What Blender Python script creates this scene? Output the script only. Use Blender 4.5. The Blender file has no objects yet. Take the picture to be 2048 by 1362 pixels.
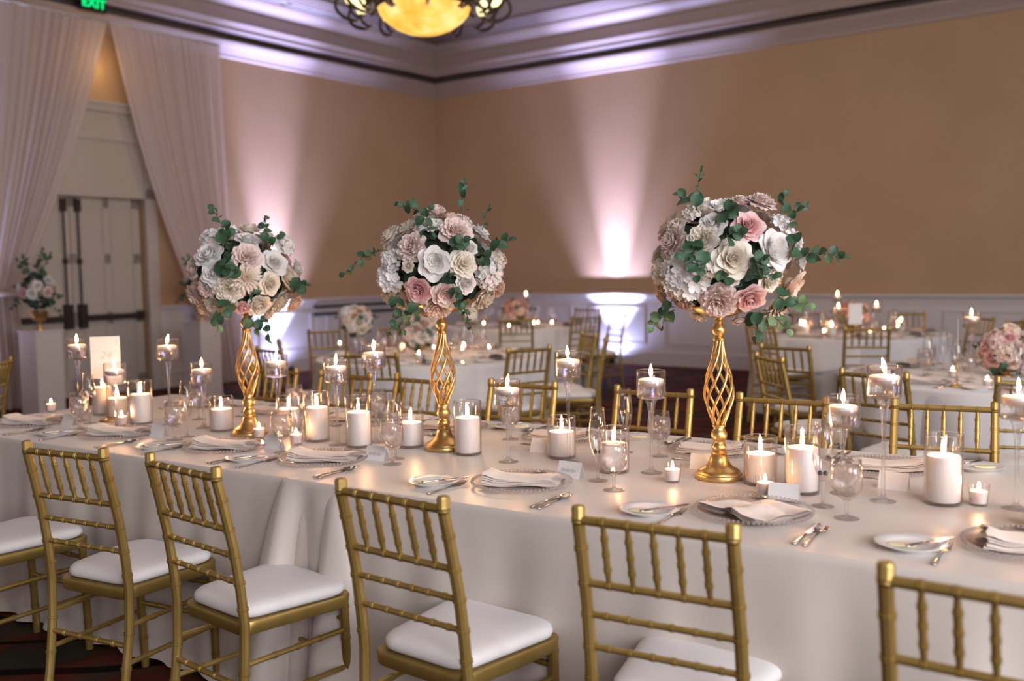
import bpy, math, random
from mathutils import Vector, Matrix
PI = math.pi
S = bpy.context.scene
COL = S.collection

# ------------------------------------------------------------------ camera
F_PX, PITCH, ROLL, EYE = 1957.0, 0.0725, -0.0163, 1.45
_f = Vector((0, math.cos(PITCH), -math.sin(PITCH)))
_r = Vector((1, 0, 0)); _u = _r.cross(_f)
RT = math.cos(ROLL) * _r + math.sin(ROLL) * _u
UP = -math.sin(ROLL) * _r + math.cos(ROLL) * _u
cam = bpy.data.objects.new('camera', bpy.data.cameras.new('camera'))
COL.objects.link(cam)
m = Matrix((RT, UP, -_f)).transposed().to_4x4(); m.translation = (0, 0, EYE)
cam.matrix_world = m
cam.data.sensor_width = 36
cam.data.lens = F_PX / 2048 * 36
cam.data.dof.use_dof = True
cam.data.dof.focus_distance = 3.3
cam.data.dof.aperture_fstop = 1.9
cam.data.clip_start = .05
S.camera = cam

# ------------------------------------------------------------------ world, key lights, exposure
S.view_settings.view_transform = 'Standard'
S.view_settings.look = 'None'
S.view_settings.gamma = 1
S.view_settings.use_curve_mapping = False
S.view_settings.exposure = 0.62
W = bpy.data.worlds.new('world'); S.world = W; W.use_nodes = True
W.node_tree.nodes['Background'].inputs[0].default_value = (.62, .51, .46, 1)
W.node_tree.nodes['Background'].inputs[1].default_value = .36

def area(name, loc, to, size, power, color):
    l = bpy.data.lights.new(name, 'AREA'); l.size = size; l.energy = power; l.color = color
    o = bpy.data.objects.new(name, l); COL.objects.link(o); o.location = loc
    o.rotation_euler = (Vector(to) - Vector(loc)).to_track_quat('-Z', 'Y').to_euler()
    return o
area('right_key_light', (6.0, -2.8, 2.3), (1.0, 3.0, .6), 3.0, 290, (.96, .96, 1))  # unseen area light, added as cool key from behind right
area('flash_bounce', (1.7, -2.2, 2.9), (.9, 3.4, .7), 2.4, 120, (.98, .95, .98))
area('ceiling_wash', (1.5, 6.0, 5.0), (1.5, 7.5, 0), 5.0, 52, (1, .80, .64))

# ------------------------------------------------------------------ materials
def mat(name, col, rough=.5, metal=0, spec=.5, sheen=0, sss=0, trans=0, emit=None, es=0, coat=0):
    m = bpy.data.materials.new(name); m.use_nodes = True
    b = m.node_tree.nodes['Principled BSDF']
    b.inputs['Base Color'].default_value = (*col, 1)
    b.inputs['Roughness'].default_value = rough
    b.inputs['Metallic'].default_value = metal
    b.inputs['Specular IOR Level'].default_value = spec
    if sheen: b.inputs['Sheen Weight'].default_value = sheen
    if sss:
        b.inputs['Subsurface Weight'].default_value = sss
        b.inputs['Subsurface Radius'].default_value = (1, .6, .4); b.inputs['Subsurface Scale'].default_value = .012
    if coat: b.inputs['Coat Weight'].default_value = coat
    if trans: b.inputs['Transmission Weight'].default_value = trans
    if emit:
        b.inputs['Emission Color'].default_value = (*emit, 1); b.inputs['Emission Strength'].default_value = es
    return m
def N(m, t, **kw):
    n = m.node_tree.nodes.new(t)
    for k, v in kw.items(): setattr(n, k, v)
    return n
def L(m, a, b): m.node_tree.links.new(a, b)
def P(m): return m.node_tree.nodes['Principled BSDF']
def tex(m, kind='Object'): return N(m, 'ShaderNodeTexCoord').outputs[kind]
def ramp(m, fac, stops):
    r = N(m, 'ShaderNodeValToRGB'); e = r.color_ramp.elements
    while len(e) < len(stops): e.new(.5)
    for i, (p, c) in enumerate(stops): e[i].position = p; e[i].color = (*c, 1)
    L(m, fac, r.inputs[0]); return r.outputs[0]
def noise_col(m, scale, c0, c1, lo=.35, hi=.65, detail=4, kind='Object'):
    n = N(m, 'ShaderNodeTexNoise'); n.inputs['Scale'].default_value = scale; n.inputs['Detail'].default_value = detail
    L(m, tex(m, kind), n.inputs['Vector'])
    L(m, ramp(m, n.outputs[0], [(lo, c0), (hi, c1)]), P(m).inputs['Base Color']); return n
def bump(m, scale, dist, strength=.5, detail=3):
    n = N(m, 'ShaderNodeTexNoise'); n.inputs['Scale'].default_value = scale; n.inputs['Detail'].default_value = detail
    L(m, tex(m), n.inputs['Vector'])
    b = N(m, 'ShaderNodeBump'); b.inputs['Distance'].default_value = dist; b.inputs['Strength'].default_value = strength
    L(m, n.outputs[0], b.inputs['Height']); L(m, b.outputs[0], P(m).inputs['Normal'])

M = {}
M['wall'] = mat('wall_tan', (.46, .295, .175), .75); noise_col(M['wall'], 1.4, (.445, .285, .168), (.475, .308, .182)); 
M['trim'] = mat('trim_white', (.60, .56, .57), .45)
M['crown'] = mat('crown_paint', (.38, .305, .28), .5)
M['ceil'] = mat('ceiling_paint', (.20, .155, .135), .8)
M['gap'] = mat('gap_painted_shade', (.11, .08, .07), .9)  # dark tone holds the shade of the crown recess as colour
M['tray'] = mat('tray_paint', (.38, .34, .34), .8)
M['door'] = mat('door_paint', (.48, .43, .385), .5)
M['dark'] = mat('dark_bronze', (.035, .025, .02), .45, .4)
M['black'] = mat('black_metal', (.012, .012, .013), .4)
M['gold'] = mat('gold_paint', (.55, .39, .14), .40, .65)
noise_col(M['gold'], 9, (.35, .235, .064), (.43, .295, .095))
M['gold2'] = mat('brushed_gold', (.82, .53, .19), .33, .9)
noise_col(M['gold2'], 14, (.62, .40, .150), (.72, .49, .21))
M['seat'] = mat('ivory_seat', (.82, .79, .79), .7, sheen=.2)
M['cloth'] = mat('champagne_satin', (.64, .58, .535), .34, sheen=.3, spec=.45)
def satin(m, a, b):
    w = N(m, 'ShaderNodeTexNoise'); w.inputs['Scale'].default_value = 2.2; w.inputs['Detail'].default_value = 3
    L(m, tex(m), w.inputs['Vector'])
    L(m, ramp(m, w.outputs[0], [(.3, a), (.7, b)]), P(m).inputs['Base Color'])
    bb = N(m, 'ShaderNodeBump'); bb.inputs['Distance'].default_value = .012; bb.inputs['Strength'].default_value = .35
    L(m, w.outputs[0], bb.inputs['Height']); L(m, bb.outputs[0], P(m).inputs['Normal'])
satin(M['cloth'], (.62, .555, .505), (.67, .605, .555))
M['cloth_w'] = mat('white_cloth', (.74, .72, .73), .7, sheen=.3)
M['cloth_g'] = mat('grey_white_cloth', (.60, .585, .61), .75, sheen=.3)
M['napkin'] = mat('blush_napkin', (.80, .70, .63), .65, sheen=.3); bump(M['napkin'], 60, .0006)
M['china'] = mat('white_china', (.84, .84, .85), .28, coat=.1)
M['butter'] = mat('butter', (.85, .78, .50), .4, sss=.2)
M['silver'] = mat('silver', (.62, .58, .57), .16, 1)
M['card'] = mat('card_stock', (.92, .89, .88), .8)
M['ink'] = mat('grey_ink', (.42, .36, .36), .8)
M['ink2'] = mat('blush_ink', (.77, .64, .58), .8)
M['wax'] = mat('white_wax', (.86, .82, .80), .5, sss=.6)
M['wick'] = mat('wick', (.03, .02, .015), .9)
M['berry'] = mat('blueberry', (.035, .05, .09), .45, coat=.2)
M['leaf'] = mat('eucalyptus_leaf', (.03, .09, .045), .55); noise_col(M['leaf'], 25, (.022, .07, .034), (.05, .12, .06))
M['leaf2'] = mat('pale_eucalyptus_leaf', (.12, .22, .10), .5); noise_col(M['leaf2'], 25, (.10, .19, .085), (.17, .27, .13))
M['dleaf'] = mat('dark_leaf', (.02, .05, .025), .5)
M['stem'] = mat('stem_green', (.09, .10, .05), .6)
def petal_mat(name, c0, c1, c2, es=0):
    m = mat(name, c1, .65, sheen=.3)
    v = N(m, 'ShaderNodeVectorMath', operation='LENGTH'); L(m, tex(m), v.inputs[0])
    L(m, ramp(m, v.outputs['Value'], [(.15, c0), (.6, c1), (1.0, c2)]), P(m).inputs['Base Color'])
    b = P(m); t = N(m, 'ShaderNodeBsdfTranslucent'); mx = N(m, 'ShaderNodeMixShader'); mx.inputs[0].default_value = .18
    t.inputs[0].default_value = (*c2, 1)
    L(m, b.outputs[0], mx.inputs[1]); L(m, t.outputs[0], mx.inputs[2])
    L(m, mx.outputs[0], m.node_tree.nodes['Material Output'].inputs[0]); return m
M['f_white'] = petal_mat('petal_white', (.80, .76, .68), (.86, .84, .82), (.88, .86, .86))
M['f_cream'] = petal_mat('petal_cream', (.82, .70, .50), (.86, .79, .67), (.87, .82, .75))
M['f_blush'] = petal_mat('petal_blush', (.74, .46, .40), (.83, .66, .61), (.86, .75, .71))
M['f_pink'] = petal_mat('petal_pink', (.72, .25, .27), (.82, .46, .46), (.86, .72, .69))
M['f_peach'] = petal_mat('petal_peach', (.82, .48, .34), (.86, .64, .52), (.87, .74, .65))
M['f_mum'] = petal_mat('petal_mum', (.50, .35, .22), (.84, .72, .60), (.87, .80, .74))
M['f_coral'] = petal_mat('petal_coral', (.78, .30, .20), (.84, .44, .33), (.86, .58, .48))

def thin_glass(name, tint=(.99, .985, .985), edge=(.78, .72, .71), refl=.75, base=.045, p=3.0):
    m = bpy.data.materials.new(name); m.use_nodes = True; nt = m.node_tree
    nt.nodes.remove(P(m))
    lw = N(m, 'ShaderNodeLayerWeight'); lw.inputs[0].default_value = .5
    pw = N(m, 'ShaderNodeMath', operation='POWER'); pw.inputs[1].default_value = p; L(m, lw.outputs['Facing'], pw.inputs[0])
    mc = N(m, 'ShaderNodeMix', data_type='RGBA'); mc.inputs[6].default_value = (*tint, 1); mc.inputs[7].default_value = (*edge, 1)
    L(m, pw.outputs[0], mc.inputs[0])
    tr = N(m, 'ShaderNodeBsdfTransparent'); L(m, mc.outputs[2], tr.inputs[0])
    gl = N(m, 'ShaderNodeBsdfGlossy'); gl.inputs['Roughness'].default_value = .03; gl.inputs[0].default_value = (1, .98, .97, 1)
    ma = N(m, 'ShaderNodeMath', operation='MULTIPLY_ADD'); ma.inputs[1].default_value = refl; ma.inputs[2].default_value = base
    L(m, pw.outputs[0], ma.inputs[0])
    mx = N(m, 'ShaderNodeMixShader'); L(m, ma.outputs[0], mx.inputs[0]); L(m, tr.outputs[0], mx.inputs[1]); L(m, gl.outputs[0], mx.inputs[2])
    L(m, mx.outputs[0], nt.nodes['Material Output'].inputs[0]); return m
M['glass'] = thin_glass('clear_glass')
M['plateglass'] = thin_glass('plate_glass', (.99, .98, .975), (.975, .95, .945), .16, .05, 2.0)
def solid_glass(name, col, ior, rough=0, nb=0, tr=.4, scat=0):
    m = bpy.data.materials.new(name); m.use_nodes = True
    m.node_tree.nodes.remove(P(m)); g = N(m, 'ShaderNodeBsdfGlass'); g.inputs['Color'].default_value = (*col, 1)
    g.inputs['IOR'].default_value = ior; g.inputs['Roughness'].default_value = rough
    if nb:
        n = N(m, 'ShaderNodeTexNoise'); n.inputs['Scale'].default_value = 70; n.inputs['Detail'].default_value = 1
        L(m, tex(m), n.inputs['Vector'])
        b = N(m, 'ShaderNodeBump'); b.inputs['Distance'].default_value = nb; L(m, n.outputs[0], b.inputs['Height']); L(m, b.outputs[0], g.inputs['Normal'])
    t = N(m, 'ShaderNodeBsdfTransparent'); x = N(m, 'ShaderNodeMixShader'); x.inputs[0].default_value = tr
    L(m, g.outputs[0], x.inputs[1]); L(m, t.outputs[0], x.inputs[2]); out = x
    if scat:
        d = N(m, 'ShaderNodeBsdfTranslucent'); d.inputs[0].default_value = (.86, .80, .78, 1); d2 = N(m, 'ShaderNodeBsdfDiffuse'); d2.inputs[0].default_value = (.80, .75, .74, 1)
        y = N(m, 'ShaderNodeMixShader'); L(m, d.outputs[0], y.inputs[1]); L(m, d2.outputs[0], y.inputs[2])
        out = N(m, 'ShaderNodeMixShader'); out.inputs[0].default_value = scat; L(m, x.outputs[0], out.inputs[1]); L(m, y.outputs[0], out.inputs[2])
    L(m, out.outputs[0], m.node_tree.nodes['Material Output'].inputs[0]); return m
M['water'] = solid_glass('water', (.99, .985, .985), 1.33, tr=.5)
M['icewater'] = solid_glass('ice_water', (.98, .97, .97), 1.25, .1, .004, tr=.45, scat=.16)
M['stemglass'] = solid_glass('stem_glass', (.995, .985, .985), 1.42, tr=.68)
M['bead'] = solid_glass('bead_glass', (.99, .96, .955), 1.4, tr=.5, scat=.2)
def emis(name, col, st, edge=None):
    m = bpy.data.materials.new(name); m.use_nodes = True; m.node_tree.nodes.remove(P(m))
    e = N(m, 'ShaderNodeEmission'); e.inputs[0].default_value = (*col, 1); e.inputs[1].default_value = st
    if edge:
        lw = N(m, 'ShaderNodeLayerWeight'); lw.inputs[0].default_value = .5
        mc = N(m, 'ShaderNodeMix', data_type='RGBA'); mc.inputs[6].default_value = (*col, 1); mc.inputs[7].default_value = (*edge, 1)
        L(m, lw.outputs['Facing'], mc.inputs[0]); L(m, mc.outputs[2], e.inputs[0])
    L(m, e.outputs[0], m.node_tree.nodes['Material Output'].inputs[0]); return m
M['flame'] = emis('flame', (1, .60, .27), 150, (1, .30, .06))
M['exit'] = emis('exit_green', (.0, .9, .22), .9)
# alabaster bowl: lit from inside
m = emis('alabaster_lit', (1, .62, .2), 1.0); M['bowl'] = m
n = N(m, 'ShaderNodeTexNoise'); n.inputs['Scale'].default_value = 5; n.inputs['Detail'].default_value = 4; L(m, tex(m), n.inputs['Vector'])
L(m, ramp(m, n.outputs[0], [(.35, (.80, .36, .045)), (.55, (1, .50, .10)), (.72, (1, .64, .26))]), [x for x in m.node_tree.nodes if x.type == 'EMISSION'][0].inputs[0])
M['bulb'] = emis('lamp_glass', (1, .80, .38), 1.6)
M['ledglow'] = emis('led_lens', (.85, .88, 1), 12)
# sheer curtain
m = mat('sheer_voile', (.80, .70, .68), .8); M['sheer'] = m
t = N(m, 'ShaderNodeBsdfTranslucent'); t.inputs[0].default_value = (.80, .68, .66, 1)
tr = N(m, 'ShaderNodeBsdfTransparent')
a = N(m, 'ShaderNodeMixShader'); a.inputs[0].default_value = .4; b = N(m, 'ShaderNodeMixShader'); b.inputs[0].default_value = .12
L(m, P(m).outputs[0], a.inputs[1]); L(m, t.outputs[0], a.inputs[2]); L(m, a.outputs[0], b.inputs[1]); L(m, tr.outputs[0], b.inputs[2])
L(m, b.outputs[0], m.node_tree.nodes['Material Output'].inputs[0])
# carpet
m = mat('carpet', (.1, .03, .02), .95, spec=.1); M['carpet'] = m
tc = tex(m); mp = N(m, 'ShaderNodeMapping'); L(m, tc, mp.inputs[0]); mp.inputs['Scale'].default_value = (1.3, 1.3, 1)
dn = N(m, 'ShaderNodeTexNoise'); dn.inputs['Scale'].default_value = 1.6; dn.inputs['Detail'].default_value = 2; L(m, mp.outputs[0], dn.inputs['Vector'])
big = ramp(m, dn.outputs[0], [(.40, (.055, .048, .034)), (.47, (.085, .030, .018)), (.56, (.17, .036, .020)), (.66, (.085, .062, .042))])
wv = N(m, 'ShaderNodeTexWave', wave_type='RINGS'); wv.inputs['Scale'].default_value = .55; wv.inputs['Distortion'].default_value = 16; wv.inputs['Detail'].default_value = 1; wv.inputs['Detail Scale'].default_value = .8
L(m, mp.outputs[0], wv.inputs['Vector'])
lines = ramp(m, wv.outputs['Fac'], [(.0, (0, 0, 0)), (.03, (0, 0, 0)), (.06, (1, 1, 1))])
mx = N(m, 'ShaderNodeMix', data_type='RGBA', blend_type='MULTIPLY'); mx.inputs[0].default_value = .85
L(m, big, mx.inputs[6]); L(m, lines, mx.inputs[7])
fn = N(m, 'ShaderNodeTexNoise'); fn.inputs['Scale'].default_value = 160; L(m, tc, fn.inputs['Vector'])
mx2 = N(m, 'ShaderNodeMix', data_type='RGBA', blend_type='MULTIPLY'); mx2.inputs[0].default_value = .6
L(m, mx.outputs[2], mx2.inputs[6]); L(m, fn.outputs[0], mx2.inputs[7]); L(m, mx2.outputs[2], P(m).inputs['Base Color'])

# ------------------------------------------------------------------ mesh helpers
class G:
    def __init__(s): s.v = []; s.f = []
    def add(s, vs, fs):
        k = len(s.v); s.v += [tuple(x) for x in vs]; s.f += [tuple(i + k for i in f) for f in fs]
    def lathe(s, prof, n=24, c=(0, 0, 0), cap=True, sx=1, sy=1):
        vs, fs = [], []
        for r, z in prof:
            for i in range(n):
                a = 2 * PI * i / n; vs.append((c[0] + r * math.cos(a) * sx, c[1] + r * math.sin(a) * sy, c[2] + z))
        for j in range(len(prof) - 1):
            for i in range(n):
                a, b = j * n + i, j * n + (i + 1) % n; fs.append((a, b, b + n, a + n))
        if cap:
            if prof[0][0] > 1e-5: fs.append(tuple(reversed(range(n))))
            if prof[-1][0] > 1e-5: fs.append(tuple(range((len(prof) - 1) * n, len(prof) * n)))
        s.add(vs, fs); return s
    def tube(s, pts, rad, n=8, cap=True):
        pts = [Vector(p) for p in pts]; vs, fs = [], []
        if not callable(rad) and not isinstance(rad, (list, tuple)): rad = [rad] * len(pts)
        t0 = (pts[1] - pts[0]).normalized(); nrm = t0.orthogonal().normalized()
        for i, p in enumerate(pts):
            t = (pts[min(i + 1, len(pts) - 1)] - pts[max(i - 1, 0)])
            if t.length < 1e-9: t = t0
            t.normalize(); nrm = (nrm - t * nrm.dot(t)).normalized(); b = t.cross(nrm)
            for k in range(n):
                a = 2 * PI * k / n; vs.append(p + (nrm * math.cos(a) + b * math.sin(a)) * rad[i])
        for j in range(len(pts) - 1):
            for i in range(n):
                a, b = j * n + i, j * n + (i + 1) % n; fs.append((a, b, b + n, a + n))
        if cap: fs.append(tuple(reversed(range(n)))); fs.append(tuple(range((len(pts) - 1) * n, len(pts) * n)))
        s.add(vs, fs); return s
    def box(s, c, d, rz=0):
        x, y, z = [q / 2 for q in d]; ca, sa = math.cos(rz), math.sin(rz); vs = []
        for i in (-1, 1):
            for j in (-1, 1):
                for k in (-1, 1): vs.append((c[0] + i * x * ca - j * y * sa, c[1] + i * x * sa + j * y * ca, c[2] + k * z))
        s.add(vs, [(0, 1, 3, 2), (4, 6, 7, 5), (0, 4, 5, 1), (2, 3, 7, 6), (0, 2, 6, 4), (1, 5, 7, 3)]); return s
    def prism(s, outline, z0, z1):
        n = len(outline)
        s.add([(x, y, z0) for x, y in outline] + [(x, y, z1) for x, y in outline],
              [tuple(reversed(range(n))), tuple(range(n, 2 * n))] + [(i, (i + 1) % n, (i + 1) % n + n, i + n) for i in range(n)]); return s
    def grid(s, fn, nu, nv):
        vs = [fn(i / nu, j / nv) for j in range(nv + 1) for i in range(nu + 1)]
        s.add(vs, [(j * (nu + 1) + i, j * (nu + 1) + i + 1, (j + 1) * (nu + 1) + i + 1, (j + 1) * (nu + 1) + i) for j in range(nv) for i in range(nu)]); return s
    def mesh(s, name, material, smooth=True, angle=None):
        me = bpy.data.meshes.new(name); me.from_pydata([tuple(v) for v in s.v], [], s.f); me.update()
        if smooth:
            me.polygons.foreach_set('use_smooth', [True] * len(me.polygons))
            if angle is not None: me.set_sharp_from_angle(angle=math.radians(angle))
        if material: me.materials.append(material)
        return me
def obj(name, me, parent=None, loc=None, rz=None):
    o = bpy.data.objects.new(name, me); COL.objects.link(o)
    if parent: o.parent = parent
    if loc is not None: o.location = loc
    if rz is not None: o.rotation_euler = (0, 0, rz)
    return o
def tag(o, label=None, cat=None, group=None, kind=None):
    if label: o['label'] = label
    if cat: o['category'] = cat
    if group: o['group'] = group
    if kind: o['kind'] = kind
    return o
def thing(name, label, cat, loc=(0, 0, 0), rz=0, group=None):
    o = bpy.data.objects.new(name, None); COL.objects.link(o); o.location = loc; o.rotation_euler = (0, 0, rz)
    o.empty_display_size = .05
    return tag(o, label, cat, group)
def dup(root, loc, rz, label, group=None):
    r = root.copy(); COL.objects.link(r); r.location = loc; r.rotation_euler = (0, 0, rz); r['label'] = label
    if group: r['group'] = group
    for ch in list(root.children):
        c = ch.copy(); COL.objects.link(c); c.parent = r
        for g in ch.children: d = g.copy(); COL.objects.link(d); d.parent = c
    return r
class Proto:
    """first use returns the built thing itself, later uses copy it with its parts"""
    def __init__(s, build): s.build = build; s.root = None
    def __call__(s, loc, rz, label, group=None):
        if s.root is None:
            s.root = s.build(); s.root.location = loc; s.root.rotation_euler = (0, 0, rz); s.root['label'] = label
            if group: s.root['group'] = group
            return s.root
        return dup(s.root, loc, rz, label, group)
def ray(x, y): return (x - 1024) / F_PX * RT + (681 - y) / F_PX * UP + _f
def at(x, y, z):
    d = ray(x, y); p = d * ((z - EYE) / d.z); p.z = z; return p
def atd(x, y, depth):
    p = ray(x, y) * depth; return Vector((p.x, p.y, p.z + EYE))

def text_mesh(fc, material):
    tmp = bpy.data.objects.new('tmp', fc); COL.objects.link(tmp); bpy.context.view_layer.update()
    me = bpy.data.meshes.new_from_object(tmp.evaluated_get(bpy.context.evaluated_depsgraph_get())); bpy.data.objects.remove(tmp)
    me.materials.clear(); me.materials.append(material); return me
# frames
T0 = Vector((-2.668, 4.5, 0)); TU = Vector((.8390, -.5441, 0)); TN = Vector((.5441, .8390, 0)); TRZ = math.atan2(-.5441, .8390)
TW, TLEN = 1.34, 6.0
SEAM = 2.27
def tz(u): return .7628 if u > SEAM - .01 else .7605
def tp(u, v, z=None):
    p = T0 + TU * u + TN * v; p.z = tz(u) if z is None else z; return p
def uv_of(p): q = Vector((p.x, p.y, 0)) - T0; return q.dot(TU), q.dot(TN)
def on_table(x, y):
    p = at(x, y, .762); u, v = uv_of(p); p.z = tz(u); return p
CW = Vector((-1.2589, 16.9, 0))
WD = [Vector((-.5948, -.8039, 0)), Vector((.8039, -.5948, 0))]
WN = [Vector((.8039, -.5948, 0)), Vector((-.5948, -.8039, 0))]
WRZ = [math.atan2(-.8039, -.5948), math.atan2(-.5948, .8039)]
def wp(s, u, off, z): p = CW + WD[s] * u + WN[s] * off; p.z = z; return p
def wbox(g, s, u0, u1, o0, o1, z0, z1):
    vs = [wp(s, u, o, z) for u in (u0, u1) for o in (o0, o1) for z in (z0, z1)]
    g.add(vs, [(0, 1, 3, 2), (4, 6, 7, 5), (0, 4, 5, 1), (2, 3, 7, 6), (0, 2, 6, 4), (1, 5, 7, 3)]); return g
def sweep(g, s, prof, u1, u0=None, mitre=True):
    n = len(prof); vs = []
    for off, z in prof: vs.append(wp(s, (off if mitre else u0), off, z))
    for off, z in prof: vs.append(wp(s, u1, off, z))
    g.add(vs, [(i, i + 1, i + 1 + n, i + n) for i in range(n - 1)]); return g
def struct(name, g, material, parent=None, smooth=False):
    o = obj(name, g.mesh(name, material, smooth), parent)
    if parent is None: o['kind'] = 'structure'
    return o

# ------------------------------------------------------------------ room shell
LU, RU = 11.5, 14.0
g = G(); g.grid(lambda a, b: (-14 + 32 * a, -6 + 28 * b, 0), 4, 4); struct('floor', g, M['carpet'])
DU0, DU1, DZ = 5.62, 7.42, 2.40
g = G()
wbox(g, 0, 0, DU0, -.25, 0, 0, 5.7); wbox(g, 0, DU1, LU, -.25, 0, 0, 5.7); wbox(g, 0, DU0, DU1, -.25, 0, DZ, 5.7)
struct('wall_left', g, M['wall'])
g = G(); wbox(g, 1, -.25, RU, -.25, 0, 0, 5.7); struct('wall_right', g, M['wall'])
# crown profile (offset from the wall, height): lower crown, shadow gap, light strip, fascia, upper crown
crown = [(0, 4.36), (.02, 4.37), (.03, 4.41), (.07, 4.47), (.12, 4.53), (.135, 4.56), (.135, 4.575), (.02, 4.578), (.02, 4.662), (.20, 4.67),
         (.215, 4.69), (.215, 4.73), (.25, 4.79), (.25, 4.82), (.225, 4.83), (.225, 4.97), (.24, 4.98), (.27, 5.03), (.34, 5.08), (.37, 5.12), (.37, 5.15)]
for s, u1, nm in ((0, LU, 'trim_1'), (1, RU, 'trim_2')):
    struct(nm, sweep(G(), s, crown, u1), M['crown'])
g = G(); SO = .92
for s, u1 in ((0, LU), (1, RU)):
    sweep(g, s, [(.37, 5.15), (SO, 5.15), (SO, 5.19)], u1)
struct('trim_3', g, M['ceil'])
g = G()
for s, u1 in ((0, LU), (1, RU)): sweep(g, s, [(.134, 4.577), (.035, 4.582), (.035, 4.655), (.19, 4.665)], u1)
struct('gap_shade_strip', g, M['gap'])  # added liner strip, recess shade put into its colour
g = G()
for s, u1 in ((0, LU), (1, RU)):
    sweep(g, s, [(SO, 5.19), (SO - .02, 5.24), (SO - .02, 5.44), (SO + .03, 5.46), (SO + .10, 5.56), (SO + .10, 5.62)], u1)
struct('trim_4', g, M['tray'])
g = G(); g.grid(lambda a, b: (-14 + 32 * a, -6 + 28 * b, 5.62), 2, 2); struct('ceiling', g, M['tray'])
# chair rails, baseboards, wainscot panels
rail = [(0, .925), (.012, .93), (.012, .955), (.02, .965), (.02, .985), (.035, 1.01), (.06, 1.035), (.06, 1.06), (0, 1.062)]
rail2 = [(0, .865), (.014, .87), (.014, .885), (.0, .89)]
base = [(.0, 0), (.02, 0), (.02, .17), (.028, .175), (.028, .19), (.012, .215), (0, .22)]
for s, nm, nb, us in ((0, 'trim_5', 'baseboard_left', ((0, DU0 - .16),)), (1, 'trim_6', 'baseboard_right', ((0, RU),))):
    g = G(); 
    for a, b in us: sweep(g, s, rail, b); 
    struct(nm, g, M['trim'])
    g = G(); sweep(g, s, base, us[0][1]); struct(nb, g, M['trim'])
    g = G(); wbox(g, s, .005, us[0][1], 0, .004, .2, .94)
    o = struct('trim_7' if s == 0 else 'trim_8', g, M['trim'])
    per, wd = 1.28, .98
    for k in range(-3, 9):
        u0 = 3.06 + k * per; u1 = u0 + wd
        if s == 0: u0 = .35 + (k + 3) * per; u1 = u0 + wd
        if u0 < .1 or u1 > us[0][1] or u0 > 10: continue
        pg = G()
        for (a, b, c, d) in ((u0, u1, .84, .87), (u0, u1, .31, .34), (u0, u0 + .03, .34, .84), (u1 - .03, u1, .34, .84)):
            wbox(pg, s, a, b, .004, .020, c, d)
            wbox(pg, s, a + .008, b - .008, .020, .026, c + .008, d - .008)
        obj('panel_moulding', pg.mesh('panel_moulding', M['trim'], False), o)
# pair of dark horizontal bars on the left wainscot
for z in (.945, .83):
    g = G(); wbox(g, 0, .9, 2.87, .02, .075, z - .022, z + .022)
    t_ = thing('wall_bar', ('upper' if z > .9 else 'lower') + ' black horizontal bar on the wainscot left of the room corner', 'wall bar', wp(0, 2, 0, z), 0, 'dark bars on the left wainscot')
    t_.matrix_world.identity
    g2 = g.mesh('bar', M['black'], False); o = obj('bar', g2, t_); o.location = -wp(0, 2, 0, z)
    for u in (1.0, 1.9, 2.75):
        g = G(); wbox(g, 0, u - .02, u + .02, .003, .03, z - .02, z + .02); o = obj('bracket', g.mesh('bracket', M['black'], False), t_); o.location = -wp(0, 2, 0, z)

# ---- doors in the left wall
def door(nm, u0, u1, hinge_left):
    g = G(); wbox(g, 0, u0, u1, -.14, -.10, .01, DZ)
    d = struct(nm, g, M['door'])
    g = G(); w = u1 - u0; st = .11
    zs = [.01, .22, .86, 1.02, 1.62, 1.74, DZ]
    for (a, b, c, e) in ((u0, u0 + st, .01, DZ), (u1 - st, u1, .01, DZ), (u0 + w / 2 - .045, u0 + w / 2 + .045, .01, DZ), (u0, u1, .01, .22), (u0, u1, .86, 1.02), (u0, u1, 1.60, 1.72), (u0, u1, DZ - .12, DZ)):
        wbox(g, 0, a, b, -.10, -.088, c, e)
    obj('stiles_and_rails', g.mesh('stiles_and_rails', M['door'], False), d)
    for a in (u0 + st + .02, u0 + w / 2 + .065):
        for z0, z1 in ((.25, .83), (1.05, 1.57), (1.75, DZ - .15)):
            g = G(); wbox(g, 0, a, a + w / 2 - st - .085, -.10, -.093, z0, z1); obj('panel', g.mesh('panel', M['door'], False), d)
    g = G(); c = u1 - .085 if hinge_left else u0 + .085
    wbox(g, 0, c - .045, c + .045, -.088, -.01, .83, 1.12); obj('latch_box', g.mesh('latch_box', M['dark'], False), d)
    g = G(); a, b = (u0 + .03, c - .04) if hinge_left else (c + .04, u1 - .03)
    wbox(g, 0, a, b, -.075, -.02, .915, .985); wbox(g, 0, a if hinge_left else b - .06, (a + .06) if hinge_left else b, -.088, -.01, .90, 1.0)
    obj('push_bar', g.mesh('push_bar', M['dark'], False), d)
    g = G(); g.tube([wp(0, c, -.06, 1.1), wp(0, c, -.06, 2.33)], .013, 8); wbox(g, 0, c - .03, c + .03, -.088, -.03, 2.22, 2.37); wbox(g, 0, c - .02, c + .02, -.088, -.04, 1.60, 1.66)
    obj('vertical_rod', g.mesh('vertical_rod', M['dark'], True, 40), d)
door('door_1', DU0 + .01, (DU0 + DU1) / 2 - .005 + .03, True)
door('door_2', (DU0 + DU1) / 2 + .035, DU1 - .01, False)
g = G(); wbox(g, 0, DU0 - .16, DU0, 0, .05, 0, 3.12); wbox(g, 0, DU1, DU1 + .16, 0, .05, 0, 3.12)
wbox(g, 0, DU0 - .16, DU1 + .16, 0, .05, DZ, DZ + .13); wbox(g, 0, DU0 - .10, DU1 + .10, 0, .03, DZ + .13, 3.08)
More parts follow.
